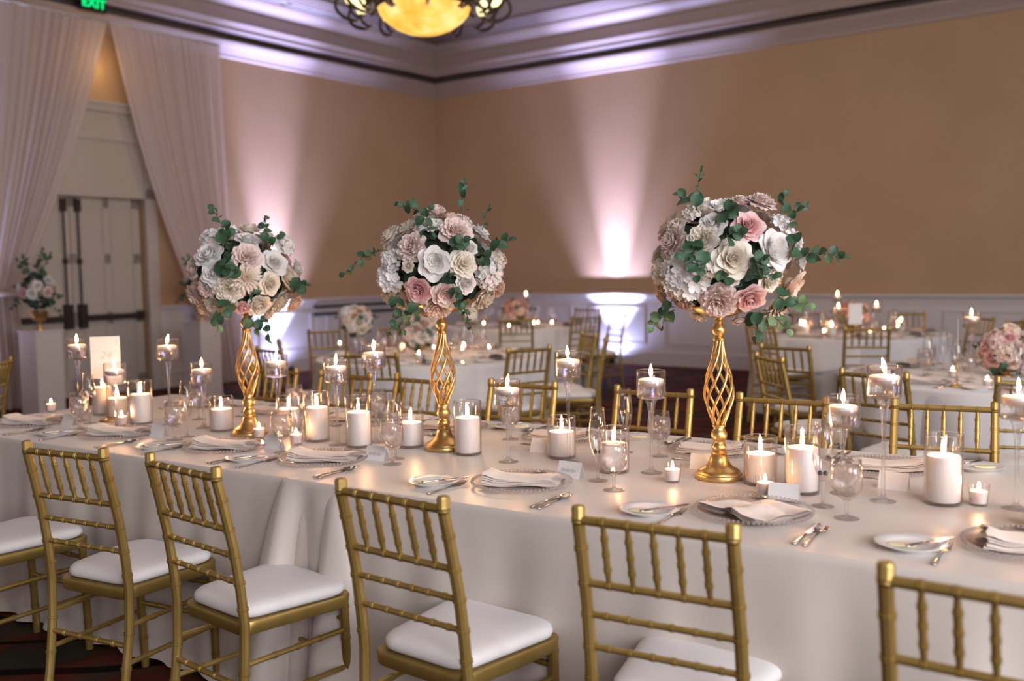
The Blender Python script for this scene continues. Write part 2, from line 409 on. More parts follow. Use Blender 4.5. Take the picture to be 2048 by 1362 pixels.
wbox(g, 0, DU0 - .18, DU1 + .18, 0, .07, 3.08, 3.13); wbox(g, 0, DU0 - .14, DU1 + .14, 0, .04, 3.13, 3.42)
wbox(g, 0, DU0 - .22, DU1 + .22, 0, .10, 3.42, 3.50); wbox(g, 0, DU0 - .25, DU1 + .25, 0, .13, 3.50, 3.54)
struct('trim_9', g, M['door'])

# ---- slot vents in the soffit, exit sign
for i, (a, b, wh) in enumerate(((1.05, 3.55, 'nearer the room corner'), (3.65, 6.2, 'above the sheer curtains'))):
    t_ = thing('slot_vent', 'long dark slot vent in the ceiling border ' + wh, 'vent', wp(0, (a + b) / 2, .45, 5.15), 0, 'ceiling slot vents')
    for k, (o0, o1, mm, z0) in enumerate(((.40, .43, 'trim', 5.135), (.50, .53, 'trim', 5.135), (.43, .50, 'black', 5.14))):
        g = G(); wbox(g, 0, a, b, o0, o1, z0, 5.1499); o = obj('frame' if mm == 'trim' else 'slot', g.mesh('vent', M[mm], False), t_); o.location = -t_.location
p = wp(0, 6.36, .30, 4.60)
t_ = thing('exit_sign', 'green lit EXIT sign high on the left wall above the curtains', 'sign', p, WRZ[0] + PI)
obj('housing', G().box((0, 0, 0), (.32, .05, .17)).mesh('housing', M['black'], False), t_)
fc = bpy.data.curves.new('exit_lettering', 'FONT'); fc.body = 'EXIT'; fc.size = .145; fc.align_x = 'CENTER'; fc.align_y = 'CENTER'; fc.extrude = .002; fc.offset = .004
o = obj('lettering', text_mesh(fc, M['exit']), t_); o.location = (0, -.029, 0); o.rotation_euler = (PI / 2, 0, 0)

# ---- sheer curtains
def curtain(name, label, u_in, u_out, tie_u, tie_z, bot_in, bot_out, off, seed, u_out_tie):
    rnd = random.Random(seed); nf = 19; ph = [rnd.uniform(0, 6) for _ in range(8)]
    zt = 4.42
    def fn(a, b):  # a across (0 inner edge .. 1 outer), b down
        if b < .62:
            k = b / .62; z = zt + (tie_z - zt) * k; e = k ** .9
            ui = u_in + (tie_u - u_in) * (k ** 1.0) - math.copysign(.10, tie_u - u_in) * math.sin(PI * k)
            uo = u_out + (u_out_tie - u_out) * k ** 1.6
            amp = .030 * (1 - .3 * k)
        else:
            k = (b - .62) / .38; z = tie_z * (1 - k) + .015 * k
            ui = tie_u + (bot_in - tie_u) * min(1, k * 1.4) ** .8; uo = u_out_tie + (bot_out - u_out_tie) * k ** .8
            amp = .035 + .03 * k
        w = (.6 + .5 * math.sin(7 * a + ph[3])) * math.sin(2 * PI * nf * a + 1.5 * math.sin(9 * a + ph[4]) + ph[0]) + .5 * math.sin(2 * PI * nf * .37 * a + ph[1] + b * 2) + .35 * math.sin(2 * PI * nf * 1.9 * a + ph[2] - b * 3)
        return wp(0, ui + (uo - ui) * a, off + amp * w, z)
    g = G(); g.grid(fn, 260, 40)
    t_ = thing(name, label, 'curtain', wp(0, (u_in + u_out) / 2, off, 0))
    o = obj('drape', g.mesh('drape', M['sheer']), t_); o.location = -t_.location
    mu = (tie_u + u_out_tie) / 2; hw = abs(tie_u - u_out_tie) / 2
    g = G(); g.tube([wp(0, mu + (hw + .02) * math.cos(x), off + .11 * math.sin(x), tie_z + .02) for x in [2 * PI * i / 24 for i in range(25)]], .022, 8)
    o = obj('tie_back', g.mesh('tie_back', M['sheer']), t_); o.location = -t_.location
    g = G(); g.tube([wp(0, u_in, off, zt + .01), wp(0, u_out, off, zt + .01)], .018, 8); o = obj('rod', g.mesh('rod', M['trim']), t_); o.location = -t_.location
curtain('sheer_curtain', 'white sheer curtain tied back at the right side of the double door', 6.16, 4.60, 5.12, 1.05, 5.05, 4.36, .30, 3, 4.52)
curtain('sheer_curtain', 'white sheer curtain tied back at the left side of the double door', 6.18, 8.05, 7.42, 1.25, 7.35, 8.10, .30, 5, 7.95)

# ---- uplights
def uplight(s, u, off, label, power, col=(.50, .53, 1.0), ang=46, tilt=.05):
    t_ = thing('uplight', label, 'uplight', wp(s, u, off, 0), WRZ[s])
    g = G(); g.lathe([(.0, 0), (.085, 0), (.09, .01), (.09, .11), (.08, .13), (.075, .13), (.07, .115), (0, .115)], 20); obj('housing', g.mesh('housing', M['black'], True, 40), t_)
    obj('lens', G().lathe([(.0, .118), (.066, .118)], 16, cap=False).mesh('lens', M['ledglow'], False), t_)
    for sg in (-1, 1):
        obj('bracket', G().box((sg * .1, 0, .07), (.012, .03, .14)).mesh('bracket', M['black'], False), t_)
    for an, pw, bl, tl in ((27, 3.3, 1.0, .045), (66, 1.15, 1.0, .09), (165, .022, .6, .35)):
        l = bpy.data.lights.new('uplight_beam', 'SPOT'); l.energy = power * pw; l.color = col; l.spot_size = math.radians(an); l.spot_blend = bl; l.shadow_soft_size = .03
        o = bpy.data.objects.new('uplight_beam', l); COL.objects.link(o); o.location = wp(s, u, off, .15)
        d = Vector((0, 0, 1)) - WN[s] * tl; o.rotation_euler = (-d).to_track_quat('Z', 'Y').to_euler()
uplight(1, 3.55, .27, 'round black uplight on the floor against the right wall', 900)
uplight(0, 3.62, .27, 'round black uplight on the floor against the left wall beside the curtain', 900)
uplight(0, 8.25, .40, 'round black uplight on the floor beyond the left curtain', 420)

# ---- chandelier
cc = Vector((-.80, 9.7, 3.74))
t_ = thing('chandelier', 'bronze scroll chandelier with glowing amber alabaster bowl above the tables', 'chandelier', cc)
obj('alabaster_bowl', G().lathe([(0, 0), (.09, .004), (.19, .026), (.29, .068), (.37, .125), (.425, .185), (.45, .25), (.44, .25), (.37, .15), (.0, .03)], 40).mesh('bowl', M['bowl']), t_)
obj('bowl_rim', G().lathe([(.452, .235), (.475, .24), (.485, .265), (.475, .29), (.44, .292), (.44, .25)], 40, cap=False).mesh('rim', M['dark']), t_)
def scroll(r0, r1, z0, h):
    pts = []
    for i in range(27):
        a = i / 26
        th = -PI * .55 + a * PI * 1.9
        R = (r0 + r1) / 2 + (r1 - r0) / 2 * math.cos(th) * (1 - .25 * a); Z = z0 + h * math.sin(th) * (1 - .2 * a) + .1 * a
        pts.append((R, 0, Z))
    return pts
sm = G().tube(scroll(.47, .86, .24, .12), .017, 6).tube(scroll(.47, .74, .30, .16), .014, 6).mesh('scroll_arm', M['dark'])
lm = G().lathe([(0, .0), (.03, .01), (.055, .05), (.06, .10), (.045, .15), (.03, .17)], 12, (.70, 0, .26)).mesh('lamp_glass', M['bulb'])
cmz = G().lathe([(0, -.03), (.02, -.02), (.045, .0), (.03, .01)], 10, (.70, 0, .26)).mesh('lamp_cup', M['dark'])
for k in range(12):
    a_ = obj('scroll_arm', sm, t_, rz=k * PI / 6 + .13)
    b_ = obj('lamp_glass', lm, a_); c_ = obj('lamp_cup', cmz, a_)
obj('upper_ring', G().lathe([(.70, .44), (.72, .45), (.72, .48), (.70, .49), (.68, .48), (.68, .45), (.70, .44)], 40, cap=False).mesh('ring', M['dark']), t_)
for k in range(3):
    a = k * 2 * PI / 3
    obj('chain', G().tube([(.46 * math.cos(a), .46 * math.sin(a), .28), (.05 * math.cos(a), .05 * math.sin(a), 1.2)], .01, 6).mesh('chain', M['dark']), t_)
obj('canopy', G().tube([(0, 0, 1.15), (0, 0, 1.8)], .02, 8).lathe([(.03, 1.75), (.15, 1.84), (.16, 1.87), (0, 1.879)], 20).mesh('canopy', M['dark']), t_)
l = bpy.data.lights.new('chandelier_glow', 'POINT'); l.energy = 45; l.color = (1, .72, .42); l.shadow_soft_size = .3
o = bpy.data.objects.new('chandelier_glow', l); COL.objects.link(o); o.location = cc - Vector((0, 0, .45))
l = bpy.data.lights.new('door_lamp', 'POINT'); l.energy = 3.2; l.color = (1, .66, .25); l.shadow_soft_size = .3
o = bpy.data.objects.new('door_lamp', l); COL.objects.link(o); o.location = wp(0, 6.2, .14, 3.95)

# ------------------------------------------------------------------ chiavari chair
RING = ((-5.4, 1), (-4.6, 1.17), (-2.0, 1.17), (-1.2, 1.0), (1.2, 1.0), (2.0, 1.17), (4.6, 1.17), (5.4, 1))
def rod(g, p0, p1, r, rings, n=8, taper=0):
    """bamboo rod: double-beaded rings at the given fractions; optional tapered ends"""
    p0, p1 = Vector(p0), Vector(p1); Ln = (p1 - p0).length; st = [(0, r), (1, r)]
    if taper: st = [(0, r * taper), (.25, r), (.75, r), (1, r * taper)]
    def rr(t):
        for (a, ra), (b, rb) in zip(st, st[1:]):
            if a <= t <= b: return ra + (rb - ra) * (t - a) / (b - a)
        return r
    w = .001 / Ln; pts, rad = [], []
    marks = [(t, 1.0) for t in ([0, .25, .75, 1] if taper else [0, 1])]
    for q in rings:
        for d, k in RING: marks.append((q + d * w, 1 + (k - 1) * min(1.6, .0115 / r)))
    for t, k in sorted(marks):
        pts.append(p0.lerp(p1, t)); rad.append(rr(min(max(t, 0), 1)) * k)
    g.tube(pts, rad, n); return g
def post(side):
    """rear post: splayed foot, seat, raked back"""
    ctr = [(.172, -.245, 0), (.176, -.215, .15), (.180, -.192, .32), (.181, -.187, .45), (.180, -.196, .56), (.179, -.213, .68), (.178, -.238, .80), (.177, -.262, .90)]
    def P_(z):
        for a, b in zip(ctr, ctr[1:]):
            if a[2] <= z <= b[2]:
                k = (z - a[2]) / (b[2] - a[2]); return Vector((side * (a[0] + (b[0] - a[0]) * k), a[1] + (b[1] - a[1]) * k, z))
    zs = {}
    for z in (0, .08, .15, .24, .32, .38, .45, .52, .6, .68, .74, .82, .88): zs[z] = .0148 if z > .3 else .0135 + .0013 * z / .3
    for q in (.10, .20, .31, .50, .577, .657, .735, .82):
        for d, k in RING: zs[q + d * .001] = .0148 * k
    g = G(); ks = sorted(zs); g.tube([P_(z) for z in ks], [zs[z] for z in ks], 10)
    p = P_(.88)
    g.tube([p + Vector((0, -.0 , d)) for d in (0, .004, .008, .012, .016, .034, .04, .042)], [.0148, .0178, .0155, .0178, .0158, .0165, .014, .006], 10)
    return g, P_
def build_chair():
    t = thing('chiavari_chair', '', 'chair')
    gm = M['gold']; PF = None
    for sd in (-1, 1):
        g, pf = post(sd); obj('rear_post', g.mesh('rear_post', gm, True, 32), t); PF = pf
    pr = lambda sd, z: post_pt(sd, z)
    for z, r, rings in ((.888, .0112, [.17, .335, .5, .665, .83]), (.735, .0095, [.17, .335, .5, .665, .83]), (.657, .0082, [.13, .28, .43, .57, .72, .87]), (.577, .0082, [.13, .28, .43, .57, .72, .87])):
        g = G(); rod(g, pr(-1, z), pr(1, z), r, rings, 8); obj('top_rail' if z > .85 else 'back_rail', g.mesh('rail', gm, True, 32), t)
    for k in range(5):
        f = (k + 1) / 6; f = .17 + k * .165
        a = pr(-1, .735).lerp(pr(1, .735), f); b = pr(-1, .888).lerp(pr(1, .888), f)
        g = G(); rod(g, a, b, .0082, [.25, .5, .75], 8, .62); obj('spindle', g.mesh('spindle', gm, True, 32), t)
    for sd in (-1, 1):
        g = G(); rod(g, (sd * .178, .185, 0), (sd * .180, .172, .44), .0145, [.25, .45, .70, .93], 10); obj('front_leg', g.mesh('front_leg', gm, True, 32), t)
        for z in (.335, .215):
            g = G(); a = pr(sd, z - .0); b = Vector((sd * .179, .178, z + .0)); rod(g, a, b, .0088, [.28, .5, .72] if z > .3 else [.25, .62], 8); obj('side_stretcher', g.mesh('stretcher', gm, True, 32), t)
    for z in (.335, .215):
        g = G(); rod(g, (-.179, .178, z + .03), (.179, .178, z + .03), .0088, [.25, .5, .75], 8); obj('front_stretcher', g.mesh('stretcher', gm, True, 32), t)
    g = G(); rod(g, pr(-1, .27), pr(1, .27), .0088, [.18, .39, .61, .82], 8); obj('back_stretcher', g.mesh('stretcher', gm, True, 32), t)
    def outline(hw0, hw1, y0, y1, rc, n=7):
        pts = []
        for (cx, cy, a0) in ((hw1 - rc, y1 - rc, 0), (-hw1 + rc, y1 - rc, 90), (-hw0 + rc, y0 + rc, 180), (hw0 - rc, y0 + rc, 270)):
            for i in range(n): a = math.radians(a0 + 90 * i / (n - 1)); pts.append((cx + rc * math.cos(a), cy + rc * math.sin(a)))
        return pts
    o = outline(.166, .198, -.185, .205, .045); g = G()
    n = len(o); vs = []
    for z, k in ((.408, .955), (.414, .985), (.444, 1.0), (.449, .985)): vs += [(x * k, y * k, z) for x, y in o]
    g.add(vs, [(j * n + i, j * n + (i + 1) % n, (j + 1) * n + (i + 1) % n, (j + 1) * n + i) for j in range(3) for i in range(n)] + [tuple(reversed(range(n))), tuple(range(3 * n, 4 * n))])
    obj('seat_frame', g.mesh('seat_frame', gm, True, 40), t)
    o = outline(.158, .192, -.172, .200, .065, 8); n = len(o); vs = []
    lv = ((.4495, .93), (.456, .985), (.466, 1.0), (.477, .985), (.486, .93), (.492, .82), (.496, .6), (.498, .3))
    for z, k in lv: vs += [(x * k, y * k, z) for x, y in o]
    g = G(); g.add(vs, [(j * n + i, j * n + (i + 1) % n, (j + 1) * n + (i + 1) % n, (j + 1) * n + i) for j in range(len(lv) - 1) for i in range(n)] + [tuple(reversed(range(n))), tuple(range((len(lv) - 1) * n, len(lv) * n))])
    obj('seat_cushion', g.mesh('seat_cushion', M['seat'], True), t)
    return t
_pp = {}
def post_pt(sd, z):
    if sd not in _pp: _pp[sd] = post(sd)[1]
    return _pp[sd](z)
chair = Proto(build_chair)
def place_chair(back_mid, ang, label, group):
    """back_mid: xy of the middle of the top rail; ang: heading of the rail, degrees; the chair faces 90 deg left of it"""
    a = math.radians(ang); f = Vector((-math.sin(a), math.cos(a), 0)); p = Vector((back_mid[0], back_mid[1], 0)) + f * .26
    return chair(p, a, label, group)

# ------------------------------------------------------------------ spacing on the table tops
TAKEN = []
def free(p, r):
    """move a standing thing just clear of what already stands there"""
    p = p.copy()
    for _ in range(60):
        hit = False
        for q, R_ in TAKEN:
            d = Vector((p.x - q.x, p.y - q.y, 0)); gap = r + R_ + .001 - d.length
            if gap > 0:
                if d.length < 1e-4: d = Vector((1, 0, 0))
                p += d.normalized() * min(gap + .001, .02); hit = True
        if not hit: break
    TAKEN.append((p.copy(), r)); return p
near_u = [.30, .96, 1.64, 2.17, 3.03, 3.79, 4.48]; far_u = [.50, 1.08, 1.62, 2.16, 2.72, 3.36, 3.98, 4.65]
for u in near_u: TAKEN.append((tp(u, .275), .165)); TAKEN.append((tp(u - .255, .145), .085))
for u in far_u: TAKEN.append((tp(u, TW - .27), .165)); TAKEN.append((tp(u + .255, TW - .145), .085))
# ------------------------------------------------------------------ tablecloths
def cloth_obj(name, mesh, label, group=None):
    o = obj(name, mesh); return tag(o, label, 'tablecloth', group)
def rect_cloth(u0, u1, v0, v1, z, seed, nf, amp, corner_amp, hem=.008):
    rnd = random.Random(seed); rc = .02; per = []
    segs = [((u0 + rc, v0), (u1 - rc, v0), (0, -1)), ((u1, v0 + rc), (u1, v1 - rc), (1, 0)), ((u1 - rc, v1), (u0 + rc, v1), (0, 1)), ((u0, v1 - rc), (u0, v0 + rc), (-1, 0))]
    cen = [(u1 - rc, v0 + rc), (u1 - rc, v1 - rc), (u0 + rc, v1 - rc), (u0 + rc, v0 + rc)]
    tot = 0
    for k, (a, b, nn) in enumerate(segs):
        ln = math.hypot(b[0] - a[0], b[1] - a[1]); m = max(2, int(ln / .022))
        for i in range(m):
            t = i / m; d = min(t, 1 - t) * ln
            per.append(((a[0] + (b[0] - a[0]) * t, a[1] + (b[1] - a[1]) * t), nn, tot + ln * t, d))
        tot += ln
        a0 = math.atan2(nn[1], nn[0])
        for i in range(9):
            an = a0 + PI / 2 * i / 9; per.append(((cen[k][0] + rc * math.cos(an), cen[k][1] + rc * math.sin(an)), (math.cos(an), math.sin(an)), tot + rc * i / 9 * 1.57, 0))
        tot += rc * 1.57
    ph = [rnd.uniform(0, 6.28) for _ in range(6)]
    rows = [(0, 0), (.003, .0006), (.008, .003), (.012, .009)] + [(.012, .02 + (z - hem - .02) * (i / 22)) for i in range(23)]
    n = len(per); vs = []
    for off, drop in rows:
        fz = drop / z
        for (p, nn, s, d) in per:
            w = .5 * math.sin(s * nf + ph[0] + 1.2 * math.sin(s * 2.1 + ph[1])) + .3 * math.sin(s * nf * 1.73 + ph[2] + fz) + .2 * math.sin(s * nf * 3.1 + ph[3])
            ck = math.exp(-(d / .16) ** 2)
            cw = math.cos(min(d, .5) * 2 * PI / .17)
            o = off + (fz ** .8) * (.035 + amp * (w + .6) * (1 - ck)) + (fz ** .75) * corner_amp * ck * (.45 + .55 * cw)
            if fz > .97: o += .02 * math.sin(s * nf * 2 + ph[4]) + .015
            q = tp(p[0], p[1], 0) + (TU * nn[0] + TN * nn[1]) * o; q.z = max(z - drop, hem + .01 * (w + 1) * (fz > .98)); vs.append(q)
    g = G(); g.add(vs, [(j * n + i, (j + 1) * n + i, (j + 1) * n + (i + 1) % n, j * n + (i + 1) % n) for j in range(len(rows) - 1) for i in range(n)] + [tuple(range(n))])
    return g
g = rect_cloth(-.03, SEAM + .25, 0, TW, .7603, 4, 13, .034, .15)
cloth_obj('tablecloth', g.mesh('tablecloth', M['cloth'], True, 60), 'champagne satin tablecloth on the left half of the long banquet table', 'satin cloths of the long table')
g = rect_cloth(SEAM, 6.1, -.012, TW + .012, .7626, 9, 11, .034, .16)
cloth_obj('tablecloth', g.mesh('tablecloth', M['cloth'], True, 60), 'champagne satin tablecloth on the right half of the long banquet table, overlapping its neighbour', 'satin cloths of the long table')

def round_cloth(R, z, drop, nf, amp, seed, uneven=0):
    rnd = random.Random(seed); ph = [rnd.uniform(0, 6.28) for _ in range(5)]; n = 260
    rows = [(0, 0), (.004, .001), (.009, .004), (.013, .011)] + [(.013, .02 + (1 - .02) * i / 16) for i in range(17)]
    vs = []
    for k, (off, dr) in enumerate(rows):
        for i in range(n):
            a = 2 * PI * i / n
            dd = dr if k < 4 else dr * (drop * (1 + uneven * (abs(math.cos(2 * a + ph[3])) - .5)))
            if k >= 4: dd = .02 + (dr - .02) / .98 * (drop * (1 + uneven * (abs(math.cos(2 * a + ph[3])) - .5)) - .02)
            fz = dd / z
            w = math.sin(nf * a + ph[0] + .8 * math.sin(3 * a + ph[1])) + .35 * math.sin(nf * 2.3 * a + ph[2])
            r = R + off + fz ** .8 * (.05 + amp * w)
            vs.append((r * math.cos(a), r * math.sin(a), max(z - dd, .006)))
    g = G(); g.add(vs, [(j * n + i, (j + 1) * n + i, (j + 1) * n + (i + 1) % n, j * n + (i + 1) % n) for j in range(len(rows) - 1) for i in range(n)] + [tuple(range(n))])
    return g
RTS = dict(mid_left=(-.66, 7.95), far_left=(.1, 12.15), far_right=(3.38, 9.75), near_right=(2.98, 5.90))
RTN = dict(mid_left='the middle left round table', far_left='the farthest round table', far_right='the far right round table', near_right='the near right round table')
for i, (k, (x, y)) in enumerate(RTS.items()):
    short = k in ('far_right', 'near_right')
    o = cloth_obj('round_tablecloth', round_cloth(.915, .757 if short else .76, .75, 14, .03, i).mesh('round_tablecloth', M['cloth_g'] if short else M['cloth_w'], True, 60),
                  ('grey white floor-length cloth on ' if short else 'white floor-length cloth on ') + RTN[k], 'cloths of the round tables')
    o.location = (x, y, 0)
    if short:
        o = cloth_obj('table_topper', round_cloth(.919, .760, .30, 10, .05, i + 7, .35).mesh('table_topper', M['cloth_w'], True, 60), 'white topper cloth with a wavy hem on ' + RTN[k], 'topper cloths of the round tables')
        o.location = (x, y, 0)

# ------------------------------------------------------------------ tableware prototypes
def build_charger():
    t = thing('charger_plate', '', 'charger plate', group='charger plates')
    obj('plate', G().lathe([(0, .002), (.10, .002), (.125, .005), (.152, .013), (.155, .0135), (.155, .016), (.151, .0155), (.124, .0085), (.10, .0055), (0, .0055)], 56).mesh('charger', M['plateglass'], True, 50), t)
    g = G()
    for k in range(76):
        a = 2 * PI * k / 76; g.lathe([(0, -.0052), (.0037, -.0037), (.0055, 0), (.0037, .0037), (0, .0052)], 6, (.159 * math.cos(a), .159 * math.sin(a), .0155), cap=False)
    obj('beaded_rim', g.mesh('beaded_rim', M['bead']), t)
    return t
charger = Proto(build_charger)
def build_napkin(variant):
    def b():
        t = thing('napkin', '', 'napkin', group='folded napkins'); nl = 5
        for k in range(nl):
            w, d = .125 - .004 * k, .062 - .003 * k; z0 = .0045 * k; g = G()
            def top(a, bb, k=k, w=w, d=d, z0=z0):
                x = (a * 2 - 1) * w; y = (bb * 2 - 1) * d
                lift = .006 * math.exp(-((x + w) / .03) ** 2) * (k + 1) * .6 + .0022 * math.sin(x * 38 + k) + .002 * math.sin(y * 50 + 2 * k)
                y += .018 * math.sin(x * 11 + .5) * (1 if variant else .5)
                rnd = .0045 * math.sqrt(max(0, 1 - (2 * bb - 1) ** 8))
                return (x + (.006 * math.sin(bb * 7 + k)), y, z0 + .0015 + lift + rnd)
            def bot(a, bb, k=k, w=w, d=d, z0=z0):
                q = top(a, bb); return (q[0], q[1], q[2] - .0052 * math.sqrt(max(0, 1 - (2 * bb - 1) ** 8)) - .0004)
            g.grid(top, 18, 10); g.grid(lambda a, c: bot(1 - a, c), 18, 10)
            obj('fold', g.mesh('fold', M['napkin'], True), t)
        return t
    return b
napkin = Proto(build_napkin(0)); napkin2 = Proto(build_napkin(1))
def build_drape_napkin():
    t = thing('napkin', '', 'napkin', group='folded napkins')
    for k in range(3):
        g = G()
        def fn(a, b, k=k):
            x = (a - .5) * .24 * (1 - .35 * b); y = (b - .5) * .20
            x += .05 * (b - .5)
            return (x, y, .006 + .005 * k + .007 * math.sin(a * 9 + b * 3 + k) * math.sin(PI * b) + .012 * math.exp(-((a - .6) / .12) ** 2) * (1 - b) + (.003 * math.sin(b * 14 + k)))
        g.grid(fn, 20, 16); k0 = len(g.v); g.grid(lambda a, b: Vector(fn(1 - a, b)) - Vector((0, 0, .003)), 20, 16)
        obj('fold', g.mesh('fold', M['napkin'], True), t)
    return t
drape_napkin = Proto(build_drape_napkin)
def build_bread():
    t = thing('bread_plate', '', 'bread plate', group='bread plates')
    obj('plate', G().lathe([(0, .002), (.046, .002), (.048, 0), (.052, 0), (.056, .005), (.082, .014), (.084, .0155), (.082, .0165), (.055, .009), (.048, .006), (0, .006)], 44).mesh('bread_plate', M['china'], True, 50), t)
    return t
bread = Proto(build_bread)
def build_butter():
    t = thing('butter_pat', '', 'butter', group='butter pats')
    obj('butter', G().lathe([(0, 0), (.9, 0), (1, .25), (1, .75), (.88, 1), (0, 1.06)], 20).mesh('butter', M['butter'], True, 50), t).scale = (.034, .016, .007)
    return t
butter = Proto(build_butter)
def handle(g, y0, y1, w, h=.0035):
    n = 8
    for j in range(1): pass
    ks = [0, .04, .12, .35, .7, 1]; ws = [.35, .95, 1, .75, .5, .42]
    vs = []
    for k, q in zip(ks, ws):
        y = y0 + (y1 - y0) * k
        for i in range(n): a = 2 * PI * i / n; vs.append((w * q * math.cos(a), y, h + h * .8 * math.sin(a) * (.7 + .3 * q)))
    g.add(vs, [(j * n + i, j * n + (i + 1) % n, (j + 1) * n + (i + 1) % n, (j + 1) * n + i) for j in range(len(ks) - 1) for i in range(n)] + [tuple(reversed(range(n))), tuple(range((len(ks) - 1) * n, len(ks) * n))])
def build_knife(ln=.23, nm='dinner_knife', gp='dinner knives'):
    def b():
        t = thing(nm, '', 'knife', group=gp); g = G(); handle(g, 0, ln * .46, .0075); obj('handle', g.mesh('handle', M['silver'], True), t)
        o = [(-.0045, ln * .45), (.0045, ln * .45), (.009, ln * .5), (.0095, ln * .8), (.007, ln * .93), (.0, ln), (-.006, ln * .97), (-.0065, ln * .6)]
        obj('blade', G().prism(o, .0015, .0033).mesh('blade', M['silver'], False), t); return t
    return b
knife = Proto(build_knife()); bknife = Proto(build_knife(.165, 'butter_knife', 'butter knives'))
def build_fork():
    t = thing('dinner_fork', '', 'fork', group='forks'); g = G(); handle(g, 0, .13, .007); obj('handle', g.mesh('handle', M['silver'], True), t)
    g = G(); g.grid(lambda a, b: ((a - .5) * (.010 + .016 * math.sin(min(1, b * 1.3) * PI / 2)), .128 + .03 * b, .003 - .002 * math.sin(PI * b)), 6, 5)
    g.grid(lambda a, b: ((.5 - a) * (.010 + .016 * math.sin(min(1, b * 1.3) * PI / 2)), .128 + .03 * b, .0015 - .002 * math.sin(PI * b)), 6, 5)
    for k in range(4):
        x = (k - 1.5) * .0068; g.tube([(x, .156, .0025), (x, .175, .003), (x, .192, .006), (x, .200, .009)], [.0018, .0017, .0015, .0007], 6)
    obj('tines', g.mesh('tines', M['silver'], True, 50), t); return t
fork = Proto(build_fork)
def build_spoon(sc=1.0, nm='spoon'):
    def b():
        t = thing(nm, '', 'spoon', group='spoons'); g = G(); handle(g, 0, .13 * sc, .007 * sc); obj('handle', g.mesh('handle', M['silver'], True), t)
        g = G()
        for s_, dz in ((1, .0), (-1, -.0012)):
            def fn(a, b):
                an = 2 * PI * a * s_; r = b
                return (.019 * sc * r * math.cos(an), (.158 + .031 * r * math.sin(an)) * sc, .001 + .009 * sc * r * r + dz * (1 - r))
            g.grid(fn, 20, 5)
        obj('spoon_bowl', g.mesh('spoon_bowl', M['silver'], True), t); return t
    return b
spoon = Proto(build_spoon()); dspoon = Proto(build_spoon(.8, 'dessert_spoon'))
def build_card(script):
    def b():
        t = thing('place_card', '', 'place card', group='place cards'); w, h, d = .088, .052, .020
        g = G(); 
        for sd in (-1, 1):
            q = [(-w / 2, sd * d, 0), (w / 2, sd * d, 0), (w / 2, 0, h), (-w / 2, 0, h)]; q2 = [(x, y - sd * .0007, z - .0004 if z > 0 else 0) for x, y, z in q]
            g.add(q + q2, [(0, 1, 2, 3), (7, 6, 5, 4), (0, 4, 5, 1), (1, 5, 6, 2), (3, 7, 4, 0)])
        obj('folded_card', g.mesh('card', M['card'], False), t)
        if script:
            pts = []
            for i in range(60):
                x = -.028 + .056 * i / 59; zz = .024 + .0045 * math.sin(i * 1.15) * (1 + .6 * math.sin(i * .31)); f = zz / h
                pts.append((x + .0025 * math.sin(i * 1.15 + 1.3), -d * (1 - f) - .0008, zz))
            obj('handwriting', G().tube(pts, .00035, 4).mesh('handwriting', M['ink']), t)
        return t
    return b
card = Proto(build_card(False)); card_s = Proto(build_card(True))
def build_goblet():
    t = thing('water_goblet', '', 'goblet', group='water goblets')
    obj('bowl', G().lathe([(.0, .051), (.012, .052), (.028, .062), (.039, .082), (.0425, .102), (.0415, .128), (.0365, .165), (.0358, .165), (.0405, .128), (.0415, .102), (.038, .083), (.027, .0645), (0, .056)], 32).mesh('goblet_bowl', M['glass'], True), t)
    obj('stem', G().lathe([(.034, .0), (.034, .0015), (.015, .0045), (.0055, .010), (.0042, .03), (.006, .034), (.0042, .038), (.006, .046), (.012, .0515), (0, .0518)], 24).mesh('goblet_stem', M['stemglass'], True), t)
    obj('ice_water', G().lathe([(0, .0575), (.026, .0665), (.037, .084), (.0403, .102), (.0393, .128), (.0375, .143), (.0, .1435)], 28).mesh('ice_water', M['icewater'], True, 60), t)
    return t
goblet = Proto(build_goblet)
def build_flute():
    t = thing('champagne_flute', '', 'champagne flute', group='champagne flutes')
    obj('bowl', G().lathe([(0, .072), (.008, .075), (.020, .10), (.028, .135), (.0285, .165), (.025, .200), (.0215, .240), (.0208, .240), (.0243, .200), (.0278, .165), (.0273, .135), (.0192, .102), (.0, .078)], 28).mesh('flute_bowl', M['glass'], True), t)
    obj('stem', G().lathe([(.032, .0), (.032, .0015), (.012, .0045), (.0045, .010), (.0036, .05), (.006, .066), (.009, .0745), (0, .075)], 24).mesh('flute_stem', M['stemglass'], True), t)
    return t
flute = Proto(build_flute)
def flame_mesh(h=.034, r=.0058, bend=0.0):
    pts = [(0, 0, -.002)]; rad = [.001]
    for i in range(1, 12):
        k = i / 11; pts.append((bend * k * k, 0, k * h)); rad.append(r * (math.sin(PI * min(1, k * .98) ** .62) ** .9) * 1.0 + .0003)
    return G().tube(pts, rad, 10).mesh('flame', M['flame'])
FL = [flame_mesh(.041, .0060, b_) for b_ in (0, .006, -.007)]; FS = [flame_mesh(.024, .0046, b_) for b_ in (0, .004, -.004)]
